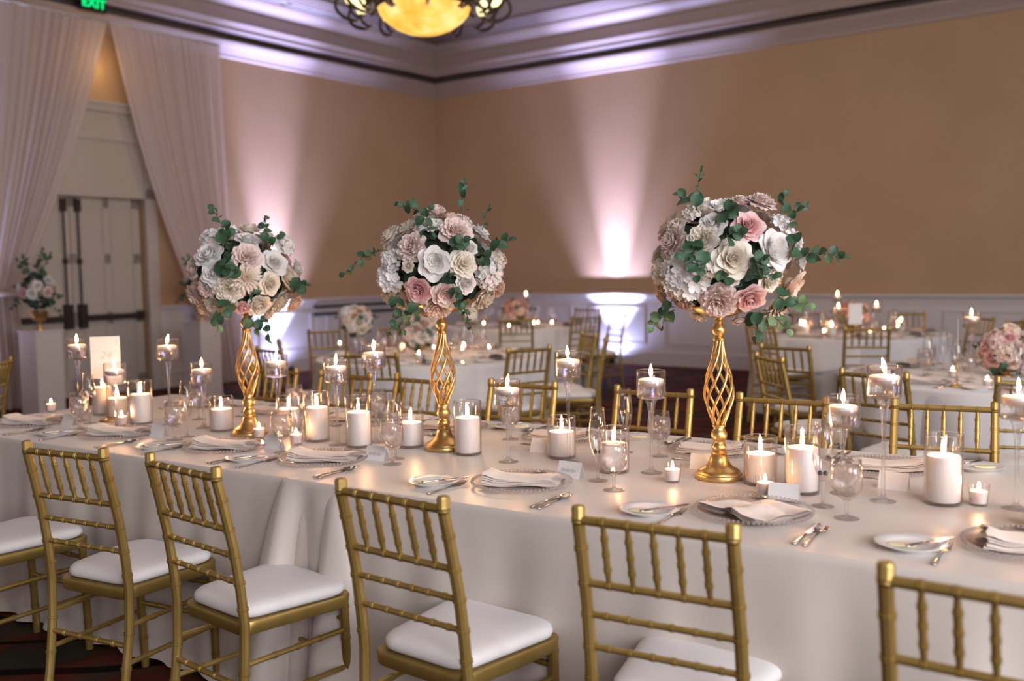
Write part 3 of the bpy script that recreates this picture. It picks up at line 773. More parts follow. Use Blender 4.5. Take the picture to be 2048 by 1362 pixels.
def build_vase(ht):
    def b():
        t = thing('stemmed_candle_vase', '', 'candle vase', group='tall stemmed candle vases'); c = ht - .098; R = .0485
        obj('cup', G().lathe([(0, c + .004), (.03, c + .003), (R - .004, c + .006), (R, c + .014), (R, ht - .001), (R - .001, ht), (R - .002, ht - .001), (R - .002, c + .016), (R - .006, c + .009), (0, c + .008)], 36).mesh('cup', M['glass'], True, 60), t)
        obj('rim', G().lathe([(R - .0022, ht - .001), (R - .001, ht + .0012), (R + .0003, ht - .001), (R - .001, ht - .0022), (R - .0022, ht - .001)], 36, cap=False).mesh('rim', M['stemglass']), t)
        prof = [(.037, 0), (.037, .0015), (.020, .006), (.009, .014), (.0062, .03), (.0058, ht * .35), (.0065, c - .09), (.0095, c - .045), (.0155, c - .012), (.021, c), (0, c + .003)]
        obj('stem', G().lathe(prof, 28).mesh('vase_stem', M['stemglass'], True), t)
        wt = .058
        obj('water', G().lathe([(0, c + .0095), (R - .008, c + .011), (R - .0035, c + .018), (R - .0035, c + wt - .001), (0, c + wt)], 32).mesh('water', M['water'], True, 50), t)
        return t
    return b
vase = {h: Proto(build_vase(h)) for h in (.395, .345, .295)}
def build_float(v):
    def b():
        t = thing('floating_candle', '', 'candle', group='floating candles')
        obj('wax', G().lathe([(0, 0), (.026, .002), (.040, .012), (.0425, .020), (.0425, .026), (.038, .0285), (.022, .0285), (.008, .031), (0, .031)], 32).mesh('floating_wax', M['wax'], True, 60), t)
        obj('wick', G().tube([(0, 0, .030), (0, 0, .038)], .0011, 5).mesh('wick', M['wick']), t)
        o = obj('flame', FL[v], t); o.location = (0, 0, .038); return t
    return b
fcandle = [Proto(build_float(v)) for v in range(3)]
def build_cyl(h):
    def b():
        t = thing('glass_cylinder', '', 'glass cylinder', group='glass candle cylinders'); R = .0525
        obj('cylinder', G().lathe([(0, .001), (R - .002, .0), (R, .003), (R, h - .001), (R - .0012, h), (R - .0024, h - .001), (R - .0024, .010), (R - .005, .008), (0, .008)], 40).mesh('cylinder', M['glass'], True, 50), t)
        obj('thick_base', G().lathe([(0, .002), (R - .004, .002), (R - .002, .005), (R - .003, .0085), (0, .0088)], 36).mesh('thick_base', M['stemglass'], True, 50), t)
        obj('rim', G().lathe([(R - .0025, h - .001), (R - .0012, h + .0012), (R + .0003, h - .001), (R - .0012, h - .0022), (R - .0025, h - .001)], 36, cap=False).mesh('rim', M['stemglass']), t)
        return t
    return b
cyl = {h: Proto(build_cyl(h)) for h in (.200, .150)}
def build_pillar(h, v):
    def b():
        t = thing('pillar_candle', '', 'candle', group='white pillar candles'); R = .0465
        obj('wax', G().lathe([(0, 0), (R - .002, 0), (R, .003), (R, h - .003), (R - .003, h), (R - .012, h - .002), (.012, h - .006), (0, h - .006)], 36).mesh('pillar_wax', M['wax'], True, 50), t)
        obj('wick', G().tube([(0, 0, h - .007), (0, 0, h + .004)], .0013, 5).mesh('wick', M['wick']), t)
        o = obj('flame', FL[v], t); o.location = (0, 0, h + .002); return t
    return b
pillar = {(h, v): Proto(build_pillar(h, v)) for h in (.130, .088) for v in range(3)}
def build_votive_glass():
    t = thing('votive_glass', '', 'votive glass', group='votive glasses')
    obj('cup', G().lathe([(0, .001), (.022, 0), (.024, .003), (.0295, .060), (.0285, .0605), (.0225, .008), (0, .007)], 28).mesh('votive_cup', M['glass'], True, 50), t)
    return t
vglass = Proto(build_votive_glass)
def build_votive():
    t = thing('votive_candle', '', 'candle', group='votive candles')
    obj('wax', G().lathe([(0, 0), (.021, 0), (.0245, .034), (.022, .035), (0, .033)], 24).mesh('votive_wax', M['wax'], True, 50), t)
    obj('wick', G().tube([(0, 0, .033), (0, 0, .038)], .001, 5).mesh('wick', M['wick']), t)
    o = obj('flame', FS[0], t); o.location = (0, 0, .037); return t
votive = Proto(build_votive)

# ------------------------------------------------------------------ centrepiece stands
def build_stand():
    t = thing('gold_stand', '', 'flower stand', group='tall gold centrepiece stands'); gm = M['gold2']
    obj('foot', G().lathe([(0, 0), (.074, 0), (.0755, .002), (.0755, .016), (.073, .019), (.070, .020), (.068, .026), (.061, .032), (.048, .038), (.037, .049), (.030, .064), (.026, .078), (.023, .080)], 40).mesh('foot', gm, True, 50), t)
    obj('lower_turning', G().lathe([(.023, .079), (.0265, .082), (.0265, .087), (.020, .091), (.0235, .098), (.0245, .104), (.021, .112), (.017, .118), (.0165, .121), (.0225, .128), (.0262, .139), (.0262, .147), (.022, .157), (.0175, .163), (.0175, .168), (.0215, .170), (.0215, .175), (.0, .178)], 32).mesh('lower_turning', gm, True, 50), t)
    z0, z1 = .174, .452
    for k in range(8):
        pts = []
        for i in range(33):
            q = i / 32; z = z0 + (z1 - z0) * q
            if q < .38: r = .0165 + (.046 - .0165) * math.sin(q / .38 * PI / 2) ** 1.3
            else: r = .0125 + (.046 - .0125) * (math.cos((q - .38) / .62 * PI) * .5 + .5)
            a = k * PI / 4 + q * PI * .95
            pts.append((r * math.cos(a), r * math.sin(a), z))
        obj('twisted_wire', G().tube(pts, .0046, 8).mesh('twisted_wire', gm), t)
    obj('upper_turning', G().lathe([(0, .448), (.019, .449), (.020, .456), (.014, .459), (.0125, .463), (.019, .469), (.0235, .480), (.0235, .487), (.018, .497), (.013, .502), (.012, .507), (.017, .512), (.012, .516), (.014, .524), (0, .526)], 32).mesh('upper_turning', gm, True, 50), t)
    obj('bowl', G().lathe([(0, .522), (.03, .524), (.062, .533), (.085, .548), (.09, .560), (.087, .560), (.06, .540), (0, .532)], 36).mesh('bowl', gm, True, 50), t)
    return t
stand = Proto(build_stand)

# ------------------------------------------------------------------ flowers
def petal_ring(g, rnd, n, r0, Ln, e0, e1, w, z0, ruf, a0, cols=6, rows=6):
    for k in range(n):
        a = a0 + 2 * PI * (k + rnd.uniform(-.18, .18)) / n; ll = Ln * rnd.uniform(.9, 1.08); de = rnd.uniform(-7, 7); p1 = rnd.uniform(0, 6)
        R, Z, prof = r0, z0, [(r0, z0)]
        for j in range(rows):
            e = math.radians(e0 + (e1 - e0) * ((j + .5) / rows) ** 1.3 + de); R += math.cos(e) * ll / rows; Z += math.sin(e) * ll / rows; prof.append((R, Z))
        def fn(s, t):
            i = min(int(t * rows), rows - 1); f = t * rows - i; R = prof[i][0] + (prof[i + 1][0] - prof[i][0]) * f; Z = prof[i][1] + (prof[i + 1][1] - prof[i][1]) * f
            ss = s * 2 - 1; wd = w * (math.sin(PI * (.12 + .74 * t)) ** .7)
            if t > .85: wd *= 1 - .35 * (t - .85) / .15
            ph = ss * wd / max(R, .16) * .72
            lift = ruf * math.sin(5 * ss + p1) * t * t + .10 * w * ss * ss * (1 - t * .6)
            rr = R * (1 + .0 * ss) - .05 * w * ss * ss
            return (rr * math.cos(a + ph), rr * math.sin(a + ph), Z + lift - (.06 * ss * ss * (t > .8)))
        g.grid(fn, cols, rows)
def flower(kind, seed):
    rnd = random.Random(seed); g = G()
    if kind == 'rose':
        sp = [(3, .03, .50, 96, 104, .22, .22, .01), (4, .07, .52, 92, 98, .30, .18, .01), (4, .13, .54, 86, 84, .38, .12, .01), (5, .20, .56, 78, 55, .60, .08, .02), (5, .27, .60, 62, 25, .78, .03, .02), (6, .30, .68, 40, -4, .86, -.02, .03)]
    elif kind == 'garden':
        sp = [(5, .02, .40, 96, 110, .2, .28, .01), (6, .10, .44, 90, 104, .26, .22, .02), (7, .18, .48, 84, 92, .30, .15, .02), (8, .27, .52, 74, 72, .44, .10, .02), (8, .36, .52, 60, 45, .54, .05, .03), (7, .42, .52, 38, 5, .74, 0, .03)]
    elif kind == 'peony':
        sp = [(7, .02, .42, 85, 80, .18, .20, .07), (9, .10, .46, 76, 68, .20, .18, .08), (10, .19, .50, 66, 55, .24, .14, .08), (10, .28, .52, 54, 38, .36, .08, .07), (9, .34, .56, 38, 16, .52, .03, .06), (8, .38, .60, 20, -14, .66, -.02, .05)]
    elif kind == 'open':
        sp = [(10, .02, .26, 80, 60, .10, .12, .05), (8, .10, .34, 70, 60, .18, .1, .05), (6, .15, .62, 50, 62, .68, .04, .04), (6, .2, .78, 28, 22, .92, -.02, .05)]
    elif kind == 'mum':
        sp = [(10, .02, .25, 85, 90, .05, .22, 0), (14, .07, .35, 72, 66, .06, .18, 0), (16, .11, .50, 52, 44, .075, .13, 0), (18, .14, .66, 34, 24, .09, .08, 0), (20, .16, .80, 16, 2, .10, .02, 0), (20, .18, .80, -4, -26, .10, -.03, 0)]
    if kind == 'hydrangea':
        for i in range(38):
            z = 1 - (i + .5) / 38 * 1.05; th = i * 2.39996; r = math.sqrt(max(0, 1 - z * z)); c = Vector((r * math.cos(th), r * math.sin(th), z)) * rnd.uniform(.66, .86)
            n = (c.normalized() + Vector([rnd.uniform(-.35, .35) for _ in range(3)])).normalized(); tx = n.orthogonal().normalized(); ty = n.cross(tx); ro = rnd.uniform(0, 1.5)
            for k in range(4):
                a = ro + k * PI / 2; d = tx * math.cos(a) + ty * math.sin(a); s_ = n.cross(d)
                g.grid(lambda x, y, d=d, s_=s_, n=n, c=c: c + d * (.015 + .27 * y) + s_ * ((x - .5) * .30 * math.sin(PI * (.10 + .74 * y))) + n * (.13 * y + .06 * (x * 2 - 1) ** 2 * y), 3, 3)
    else:
        a0 = 0
        for i, q in enumerate(sp):
            petal_ring(g, rnd, *q, a0, cols=5 if kind != 'mum' else 2, rows=5); a0 += 1.1
    # solid heart so nothing shows through
    g.lathe([(0, -.25), (.25, -.18), (.34, .0), (.28, .14), (.1, .2), (0, .2)], 10, cap=False)
    return g.mesh(kind, M['f_white'], True)
FM = {}
for kd in ('rose', 'garden', 'peony', 'open', 'mum', 'hydrangea'):
    for v in range(2): FM[kd, v] = flower(kd, 11 * v + len(kd))
FNAME = dict(rose='rose', garden='garden_rose', peony='peony', open='open_peony', mum='chrysanthemum', hydrangea='hydrangea_head')
def put_flower(parent, kind, colr, pos, nrm, r, rnd):
    me = FM[kind, rnd.randint(0, 1)]
    o = bpy.data.objects.new(FNAME[kind], me); COL.objects.link(o); o.parent = parent
    o.material_slots[0].link = 'OBJECT'; o.material_slots[0].material = M['f_' + colr]
    q = Vector(nrm).to_track_quat('Z', 'Y').to_matrix().to_4x4() @ Matrix.Rotation(rnd.uniform(0, 6.28), 4, 'Z')
    mm = Matrix.Translation(pos) @ q @ Matrix.Diagonal((r, r, r * .92, 1)); o.matrix_local = mm
    return o
def leaf_mesh(kind):
    g = G()
    def fn(a, b):
        w = (.46 if kind == 'round' else .24) * math.sin(PI * min(1, .06 + .94 * b)) ** (.55 if kind == 'round' else .8)
        x = (a * 2 - 1) * w; return (x, b, .10 * abs(a * 2 - 1) + .10 * math.sin(PI * b) - .12 * b * b)
    g.grid(fn, 4, 6); return g
LM = {('round', 0): leaf_mesh('round').mesh('round_leaf', M['leaf']), ('round', 1): leaf_mesh('round').mesh('round_leaf', M['leaf2']), ('long', 0): leaf_mesh('long').mesh('long_leaf', M['leaf'])}
def sprig(parent, p0, p1, n, sz, rnd, kind='round', tone=0, nm='eucalyptus_sprig'):
    p0, p1 = Vector(p0), Vector(p1); d = p1 - p0; sag = d.length * .12
    side = d.orthogonal().normalized(); up = d.cross(side).normalized()
    pts = [p0 + d * k / 8 + side * sag * math.sin(PI * k / 8) * rnd.choice((-1, 1)) * .0 + Vector((0, 0, sag * math.sin(PI * k / 8))) for k in range(9)]
    o = bpy.data.objects.new(nm, G().tube(pts, [.0016] * 8 + [.0006], 5).mesh('sprig_stem', M['stem'])); COL.objects.link(o); o.parent = parent
    dn = d.normalized()
    for k in range(n):
        f = .18 + .82 * k / max(1, n - 1); i = min(int(f * 8), 7); q = pts[i].lerp(pts[i + 1], f * 8 - i)
        th = (k % 2) * PI + rnd.uniform(-.5, .5) + (k // 2) * 1.2
        out = (side * math.cos(th) + up * math.sin(th)) ; y = (out + dn * rnd.uniform(.3, .8)).normalized()
        if k == n - 1: y = dn
        camd = Vector((-.2, -1, .25)).normalized(); z = (camd + Vector((rnd.uniform(-.7, .7), rnd.uniform(-.5, .5), rnd.uniform(-.5, .9)))); z = (z - y * z.dot(y)).normalized(); x = y.cross(z)
        s_ = sz * (1.05 - .45 * f) * rnd.uniform(.85, 1.15)
        mm = Matrix((x, y, z)).transposed().to_4x4(); mm = Matrix.Translation(q) @ mm @ Matrix.Diagonal((s_, s_, s_, 1))
        lo = bpy.data.objects.new('leaf', LM[kind, tone]); COL.objects.link(lo); lo.parent = o; lo.matrix_local = mm
    return o
def scatter_leaves(c_r, n, sz, rnd, shell=.95):
    g = G()
    base_ = leaf_mesh('round')
    for i in range(n):
        z = rnd.uniform(-1, 1); th = rnd.uniform(0, 6.28); r = math.sqrt(1 - z * z); nn = Vector((r * math.cos(th), r * math.sin(th), z))
        p = Vector((nn.x * c_r[0], nn.y * c_r[0], nn.z * c_r[1])) * shell; y = (nn.orthogonal().normalized() * math.cos(th * 3) + nn.cross(nn.orthogonal()).normalized() * math.sin(th * 3) + nn * .5).normalized()
        zz = (nn - y * nn.dot(y)).normalized(); x = y.cross(zz); s_ = sz * rnd.uniform(.7, 1.2)
        g.add([p + (x * v[0] + y * v[1] + zz * v[2]) * s_ for v in base_.v], base_.f)
    return g
def bouquet(base, cen, Rh, Rv, label, flowers, sprigs, seed, depth, group):
    """base: xyz on the stand; cen: centre of the flower dome; flowers: (px, py, size px, kind, colour)"""
    rnd = random.Random(seed); t = thing('flower_arrangement', label, 'flower arrangement', cen, 0, group)
    cen = Vector(cen); eye = Vector((0, 0, EYE)); scl = F_PX / depth
    def surf(px, py, k=1.0):
        d = ray(px, py).normalized(); A = Vector((1 / (Rh * k), 1 / (Rh * k), 1 / (Rv * k))); e = eye - cen
        dd = Vector((d.x * A.x, d.y * A.y, d.z * A.z)); ee = Vector((e.x * A.x, e.y * A.y, e.z * A.z))
        a, b, c = dd.dot(dd), 2 * dd.dot(ee), ee.dot(ee) - 1; D = b * b - 4 * a * c
        tt = (-b - math.sqrt(D)) / (2 * a) if D > 0 else -b / (2 * a)
        p = e + d * tt; nn = Vector((p.x / Rh ** 2, p.y / Rh ** 2, p.z / Rv ** 2)).normalized(); return p, nn
    used = []
    for (px, py, s, kd, cl) in flowers:
        p, nn = surf(px, py); r = s / 2 / scl * 1.06
        tocam = (eye - cen - p).normalized(); nn = (nn + tocam * .25 + Vector((rnd.uniform(-.15, .15), rnd.uniform(-.15, .15), rnd.uniform(-.05, .2)))).normalized()
        put_flower(t, kd, cl, p * 1.0 - nn * r * .22, nn, r * 1.06, rnd); used.append((p, r))
    n = 46
    for i in range(n):
        z = 1 - 2 * (i + .5) / n; th = i * 2.39996; r = math.sqrt(1 - z * z); nn = Vector((r * math.cos(th), r * math.sin(th), z)); p = Vector((nn.x * Rh, nn.y * Rh, nn.z * Rv))
        if z < -.75: continue
        q = p + cen - eye; back = (p.normalized()).dot(-q.normalized())
        if back > .05 or any((p - u).length < (.06 + ru) * .62 for u, ru in used): continue
        kd = rnd.choice(['rose', 'garden', 'peony', 'hydrangea', 'open']); cl = rnd.choice(['white', 'white', 'cream', 'blush', 'peach'])
        put_flower(t, kd, cl, p * .98, nn, .062 * rnd.uniform(.85, 1.1), rnd); used.append((p, .058))
    obj('greenery_mass', scatter_leaves((Rh, Rv), 260, .05, rnd, .74).mesh('greenery_mass', M['dleaf']), t)['kind'] = 'stuff'
    obj('foam_core', G().lathe([(Rh * .70 * math.sin(PI * i / 12) + (.0 if i in (0, 12) else 0), -Rv * .70 * math.cos(PI * i / 12)) for i in range(13)], 20, cap=False).mesh('foam_core', M['dleaf']), t)
    for (x0, y0, x1, y1, nl, spx, kd, tn) in sprigs:
        a, na = surf(x0, y0, 1.12); b, nb = surf(x1, y1, 1.22); b = b + nb * .02
        sprig(t, a, b, nl, spx / scl, rnd, kd, tn)
    return t
S3P, S2P, S1P = on_table(1438, 957), on_table(889, 899), on_table(500, 869)
for _p in (S1P, S2P, S3P): TAKEN.append((_p, .077))

f3 = [(1496, 453, 70, 'rose', 'pink'), (1424, 449, 60, 'garden', 'white'), (1524, 402, 64, 'peony', 'blush'), (1484, 402, 46, 'garden', 'blush'), (1436, 412, 50, 'open', 'white'), (1343, 485, 70, 'peony', 'blush'),
      (1352, 452, 48, 'garden', 'cream'), (1404, 478, 64, 'peony', 'cream'), (1465, 517, 82, 'rose', 'cream'), (1548, 500, 84, 'open', 'white'), (1566, 452, 52, 'hydrangea', 'white'), (1368, 552, 90, 'hydrangea', 'white'),
      (1322, 546, 52, 'hydrangea', 'cream'), (1364, 604, 54, 'garden', 'blush'), (1436, 604, 80, 'peony', 'blush'), (1499, 597, 70, 'rose', 'pink'), (1540, 562, 56, 'rose', 'cream'), (1584, 572, 76, 'open', 'peach'),
      (1560, 614, 62, 'peony', 'peach'), (1602, 524, 46, 'garden', 'white'), (1456, 404, 36, 'garden', 'white'), (1324, 594, 40, 'garden', 'peach'), (1382, 425, 40, 'hydrangea', 'cream'), (1594, 480, 46, 'garden', 'white'), (1530, 630, 44, 'open', 'peach'), (1478, 640, 40, 'garden', 'blush'), (1396, 634, 40, 'garden', 'cream'), (1416, 540, 36, 'hydrangea', 'cream'), (1465, 560, 30, 'garden', 'cream')]
s3 = [(1392, 420, 1405, 352, 8, 18, 'long', 0), (1398, 425, 1362, 402, 6, 30, 'round', 0), (1440, 430, 1462, 428, 5, 30, 'round', 0), (1448, 478, 1478, 470, 5, 28, 'round', 0), (1420, 505, 1372, 512, 8, 32, 'round', 0), (1395, 515, 1398, 548, 5, 28, 'round', 0),
      (1590, 520, 1672, 516, 11, 26, 'round', 0), (1576, 520, 1582, 486, 4, 30, 'round', 0), (1560, 430, 1562, 402, 4, 24, 'round', 0), (1572, 460, 1600, 418, 7, 20, 'round', 0), (1495, 545, 1520, 520, 6, 28, 'round', 0), (1500, 560, 1540, 548, 5, 24, 'round', 0),
      (1550, 590, 1572, 618, 5, 32, 'round', 0), (1575, 612, 1604, 606, 4, 30, 'round', 1), (1520, 620, 1508, 662, 7, 34, 'round', 0), (1540, 630, 1566, 650, 5, 26, 'round', 1), (1350, 620, 1314, 645, 8, 28, 'round', 1), (1345, 600, 1332, 640, 5, 24, 'round', 0), (1462, 560, 1440, 552, 4, 24, 'round', 0)]
bouquet(S3P, (S3P.x + .012, S3P.y + .01, 1.470), .205, .180, 'round arrangement of white, blush and pink roses on the right gold stand', f3, s3, 3, 3.1, 'tall floral centrepieces')
f2 = [(872, 420, 44, 'garden', 'blush'), (868, 450, 46, 'rose', 'white'), (912, 461, 68, 'peony', 'blush'), (960, 465, 58, 'rose', 'white'), (778, 470, 52, 'peony', 'cream'), (821, 494, 64, 'peony', 'blush'), (868, 524, 72, 'open', 'white'), (927, 527, 58, 'peony', 'cream'),
      (816, 532, 28, 'garden', 'cream'), (782, 520, 44, 'hydrangea', 'white'), (779, 557, 62, 'hydrangea', 'white'), (836, 580, 64, 'rose', 'pink'), (889, 588, 58, 'open', 'blush'), (876, 616, 60, 'peony', 'peach'), (932, 567, 46, 'garden', 'white'), (980, 548, 62, 'hydrangea', 'white'),
      (972, 596, 66, 'peony', 'cream'), (771, 592, 42, 'mum', 'mum'), (799, 607, 42, 'rose', 'cream'), (996, 520, 42, 'hydrangea', 'cream'), (839, 432, 32, 'garden', 'blush'), (999, 578, 40, 'peony', 'peach'), (940, 495, 36, 'garden', 'white'), (842, 455, 34, 'garden', 'white'), (850, 625, 36, 'garden', 'blush'), (940, 620, 40, 'garden', 'cream'), (820, 608, 30, 'garden', 'blush')]
s2 = [(925, 440, 924, 376, 9, 19, 'round', 0), (860, 450, 802, 420, 10, 22, 'round', 0), (850, 455, 862, 425, 5, 20, 'round', 0), (845, 460, 870, 478, 4, 22, 'long', 0), (975, 510, 1012, 486, 9, 26, 'round', 0), (970, 515, 965, 522, 4, 24, 'round', 0), (775, 500, 700, 546, 10, 20, 'round', 0),
      (800, 590, 786, 655, 8, 24, 'round', 0), (800, 620, 812, 650, 4, 20, 'round', 1), (840, 610, 822, 632, 4, 26, 'round', 0), (905, 570, 915, 612, 8, 22, 'round', 0), (915, 605, 942, 655, 8, 20, 'long', 0), (965, 460, 972, 425, 5, 17, 'long', 0), (905, 500, 925, 488, 5, 24, 'round', 0), (898, 545, 900, 555, 3, 20, 'long', 0)]
bouquet(S2P, (S2P.x - .0, S2P.y + .01, 1.462), .205, .180, 'round arrangement of white, blush and pink roses on the middle gold stand', f2, s2, 7, 3.68, 'tall floral centrepieces')
f1 = [(499, 458, 52, 'garden', 'cream'), (495, 480, 54, 'rose', 'white'), (493, 514, 62, 'peony', 'blush'), (455, 460, 36, 'hydrangea', 'white'), (425, 478, 50, 'hydrangea', 'white'), (417, 509, 62, 'garden', 'white'), (384, 541, 38, 'garden', 'blush'), (426, 547, 54, 'rose', 'white'), (390, 594, 56, 'rose', 'blush'),
      (412, 575, 42, 'peony', 'blush'), (456, 578, 60, 'peony', 'cream'), (491, 556, 66, 'mum', 'mum'), (540, 568, 52, 'rose', 'cream'), (549, 526, 58, 'rose', 'white'), (566, 490, 50, 'hydrangea', 'white'), (578, 554, 52, 'garden', 'cream'), (595, 537, 44, 'garden', 'white'), (431, 614, 50, 'rose', 'cream'),
      (483, 616, 40, 'rose', 'pink'), (517, 611, 54, 'garden', 'cream'), (559, 606, 58, 'peony', 'cream'), (589, 608, 46, 'garden', 'peach'), (460, 605, 34, 'garden', 'cream'), (405, 622, 34, 'garden', 'peach'), (535, 470, 36, 'garden', 'white'), (535, 632, 34, 'garden', 'peach')]
s1 = [(450, 465, 428, 430, 6, 22, 'round', 0), (445, 500, 458, 470, 8, 24, 'round', 0), (448, 520, 455, 540, 6, 30, 'round', 0), (525, 500, 530, 448, 8, 20, 'round', 0), (535, 495, 555, 480, 4, 22, 'round', 0), (580, 580, 600, 570, 7, 24, 'round', 0), (462, 600, 448, 625, 6, 27, 'round', 0), (445, 625, 436, 660, 5, 22, 'round', 1),
      (500, 635, 512, 655, 6, 24, 'round', 1), (515, 635, 535, 668, 7, 22, 'round', 0), (480, 540, 476, 545, 3, 26, 'round', 0), (500, 590, 512, 585, 4, 20, 'long', 0)]
bouquet(S1P, (S1P.x - .015, S1P.y + .01, 1.442), .205, .172, 'round arrangement of white, cream and blush flowers on the left gold stand', f1, s1, 13, 4.12, 'tall floral centrepieces')
for nm, p in (('right', S3P), ('middle', S2P), ('left', S1P)):
    stand(p, {'right': .3, 'middle': .9, 'left': 1.4}[nm], nm + ' of the three tall twisted gold stands on the long table', 'tall gold centrepiece stands')

# ------------------------------------------------------------------ candles on the long table
ORD = ['first', 'second', 'third', 'fourth', 'fifth', 'sixth', 'seventh', 'eighth', 'ninth', 'tenth', 'eleventh', 'twelfth', 'thirteenth', 'fourteenth', 'fifteenth']
vs_ = [(153, 842, .395), (234, 855, .295), (341, 848, .395), (408, 855, .295), (557, 870, .345), (676, 889, .345), (752, 884, .395), (1017, 924, .295), (1138, 925, .395), (1303, 946, .345), (1685, 987, .295), (1766, 1003, .395), (2032, 1018, .345)]
def float_on(p, h, lab, i):
    p = free(p, .044)
    vase[h](p, 0, 'clear stemmed candle vase, ' + lab, 'tall stemmed candle vases')
    q = p.copy(); q.z += h - .098 + .058 - .017
    fcandle[i % 3](q, i * 1.7, 'floating candle in stemmed vase, ' + lab, 'floating candles')
for i, (x, y, h) in enumerate(vs_): float_on(on_table(x, y), h, ORD[i] + ' from the left on the long table', i)
ps_ = [(208, 828, .200), (236, 834, .150), (283, 846, .200), (444, 860, .150), (579, 860, .150), (635, 880, .200), (710, 889, .200), (822, 893, .150), (936, 908, .200), (1127, 917, .150), (1228, 943, .150), (1521, 967, .150), (1604, 985, .200), (1886, 1007, .200), (2088, 1068, .150)]
def pillar_on(p, h, lab, i):
    p = free(p, .0535)
    cyl[h](p, 0, 'glass cylinder around pillar candle, ' + lab, 'glass candle cylinders')
    q = p.copy(); q.z += .0090; pillar[.130 if h > .18 else .088, i % 3](q, i * 2.1, 'white pillar candle in glass cylinder, ' + lab, 'white pillar candles')
for i, (x, y, h) in enumerate(ps_): pillar_on(on_table(x, y), h, ORD[i] + ' from the left on the long table', i)
vt_ = [(103, 823), (250, 852), (511, 873), (593, 888), (1345, 964), (1530, 992), (1957, 1011)]
def votive_on(p, lab, i):
    p = free(p, .0305); vglass(p, 0, 'small clear votive glass, ' + lab, 'votive glasses'); q = p.copy(); q.z += .0072; votive(q, i * 1.3, 'lit votive candle in its glass, ' + lab, 'votive candles')
for i, (x, y) in enumerate(vt_): votive_on(on_table(x, y), ORD[i] + ' from the left on the long table', i)

# ------------------------------------------------------------------ place settings on the long table
OT = ORD
def setting(u, side, idx, extras=True, nap=0):
    row = 'near' if side == 0 else 'far'; where = 'at the ' + OT[idx] + ' place from the left on the ' + row + ' side'
    def q(du, v, dz=0):
        if side == 0: p = tp(u + du, v)
        else: p = tp(u - du, TW - v)
        p.z += dz; return p
    rz = TRZ + (0 if side == 0 else PI)
    cv = .275 if side == 0 else .27
    charger(q(0, cv), rz, 'clear beaded glass charger ' + where, 'charger plates')
    pz = .0062
    if nap == 2: drape_napkin(q(.02, cv - .01, pz), rz - .5, 'draped blush napkin on charger ' + where, 'folded napkins')
    else: (napkin if nap == 0 else napkin2)(q(0, cv, pz), rz + (.30 if side == 0 else .15), 'folded blush napkin on charger ' + where, 'folded napkins')
    bp = (-.255, .145); bread(q(*bp), rz, 'white bread plate ' + where, 'bread plates')
    butter(q(bp[0] - .018, bp[1] - .015, .0064), rz + .3, 'pale butter on bread plate ' + where, 'butter pats')
    bknife(q(bp[0] + .0, bp[1] - .062, .0168), rz - .55, 'butter knife on bread plate ' + where, 'butter knives')
    fork(q(-.182 - .0, .02), rz, 'dinner fork ' + where, 'forks')
    knife(q(.186, .03), rz - .0, 'dinner knife ' + where, 'dinner knives')
    spoon(q(.212, .025), rz, 'spoon beside the knife ' + where, 'spoons')
    ds = q(.085, cv + .178); dspoon(ds, rz + PI / 2, 'dessert spoon above the charger ' + where, 'spoons')
for i, u in enumerate(near_u): setting(u, 0, i, nap=[0, 0, 0, 1, 1, 2, 0][i])
for i, u in enumerate(far_u): setting(u, 1, i, nap=[0, 1, 0, 0, 1, 0, 1, 0][i])
cards = [(140, 846, 0, 0), (319, 868, 0, 0), (536, 892, 0, 0), (742, 916, 0, 1), (1138, 951, 0, 1), (1563, 1000, 0, 0), (1084, 901, 1, 0), (1407, 934, 1, 0), (1788, 974, 1, 0), (606, 853, 1, 0)]
cl_ = ['leftmost white tent card on the near side of the long table', 'white tent card second from the left on the near side', 'white tent card beside the left gold stand', 'white tent card with faint script left of the middle gold stand',
       'white tent card with faint script above the fifth near charger', 'white tent card in front of the votive beside the right gold stand', 'white tent card left of the ninth stemmed vase, far side', 'white tent card behind the right gold stand', 'white tent card right of the tallest vase at the right, far side', 'white tent card behind the middle pillar candles, far side']
for i, (x, y, sd, sc) in enumerate(cards):
    (card_s if sc else card)(free(on_table(x, y + 4), .03), TRZ + (PI if sd else 0) + .1 * math.sin(i * 3), cl_[i], 'place cards')
gb = [(160, 857), (350, 879), (565, 904), (785, 929), (1228, 981), (1693, 1037), (398, 838), (752, 850), (1032, 879), (1333, 912), (1690, 924), (590, 838)]
gl_ = ['first from the left on the near side', 'second from the left on the near side', 'third from the left on the near side', 'fourth from the left, right of a white script card', 'in front of the eleventh pillar candle', 'right of the right gold stand on the near side',
       'behind the fourth stemmed vase on the far side', 'behind the seventh stemmed vase on the far side', 'right behind the eighth stemmed vase', 'right of the tenth stemmed vase', 'behind the eleventh stemmed vase', 'behind the left pair of candles on the far side']
for i, (x, y) in enumerate(gb): goblet(free(on_table(x, y), .042), i, 'stemmed goblet of ice water, ' + gl_[i], 'water goblets')
fb = [(180, 846), (375, 873), (586, 900), (792, 918), (1196, 962), (1645, 1013), (222, 812), (1250, 905)]
fl_ = ['first from the left, behind the leftmost goblet', 'second from the left, behind the second goblet', 'right of the left gold stand', 'left of the middle gold stand', 'with blueberries, left of the eleventh pillar candle', 'with blueberries, right of the right gold stand', 'near the table number card', 'behind the eleventh pillar candle']
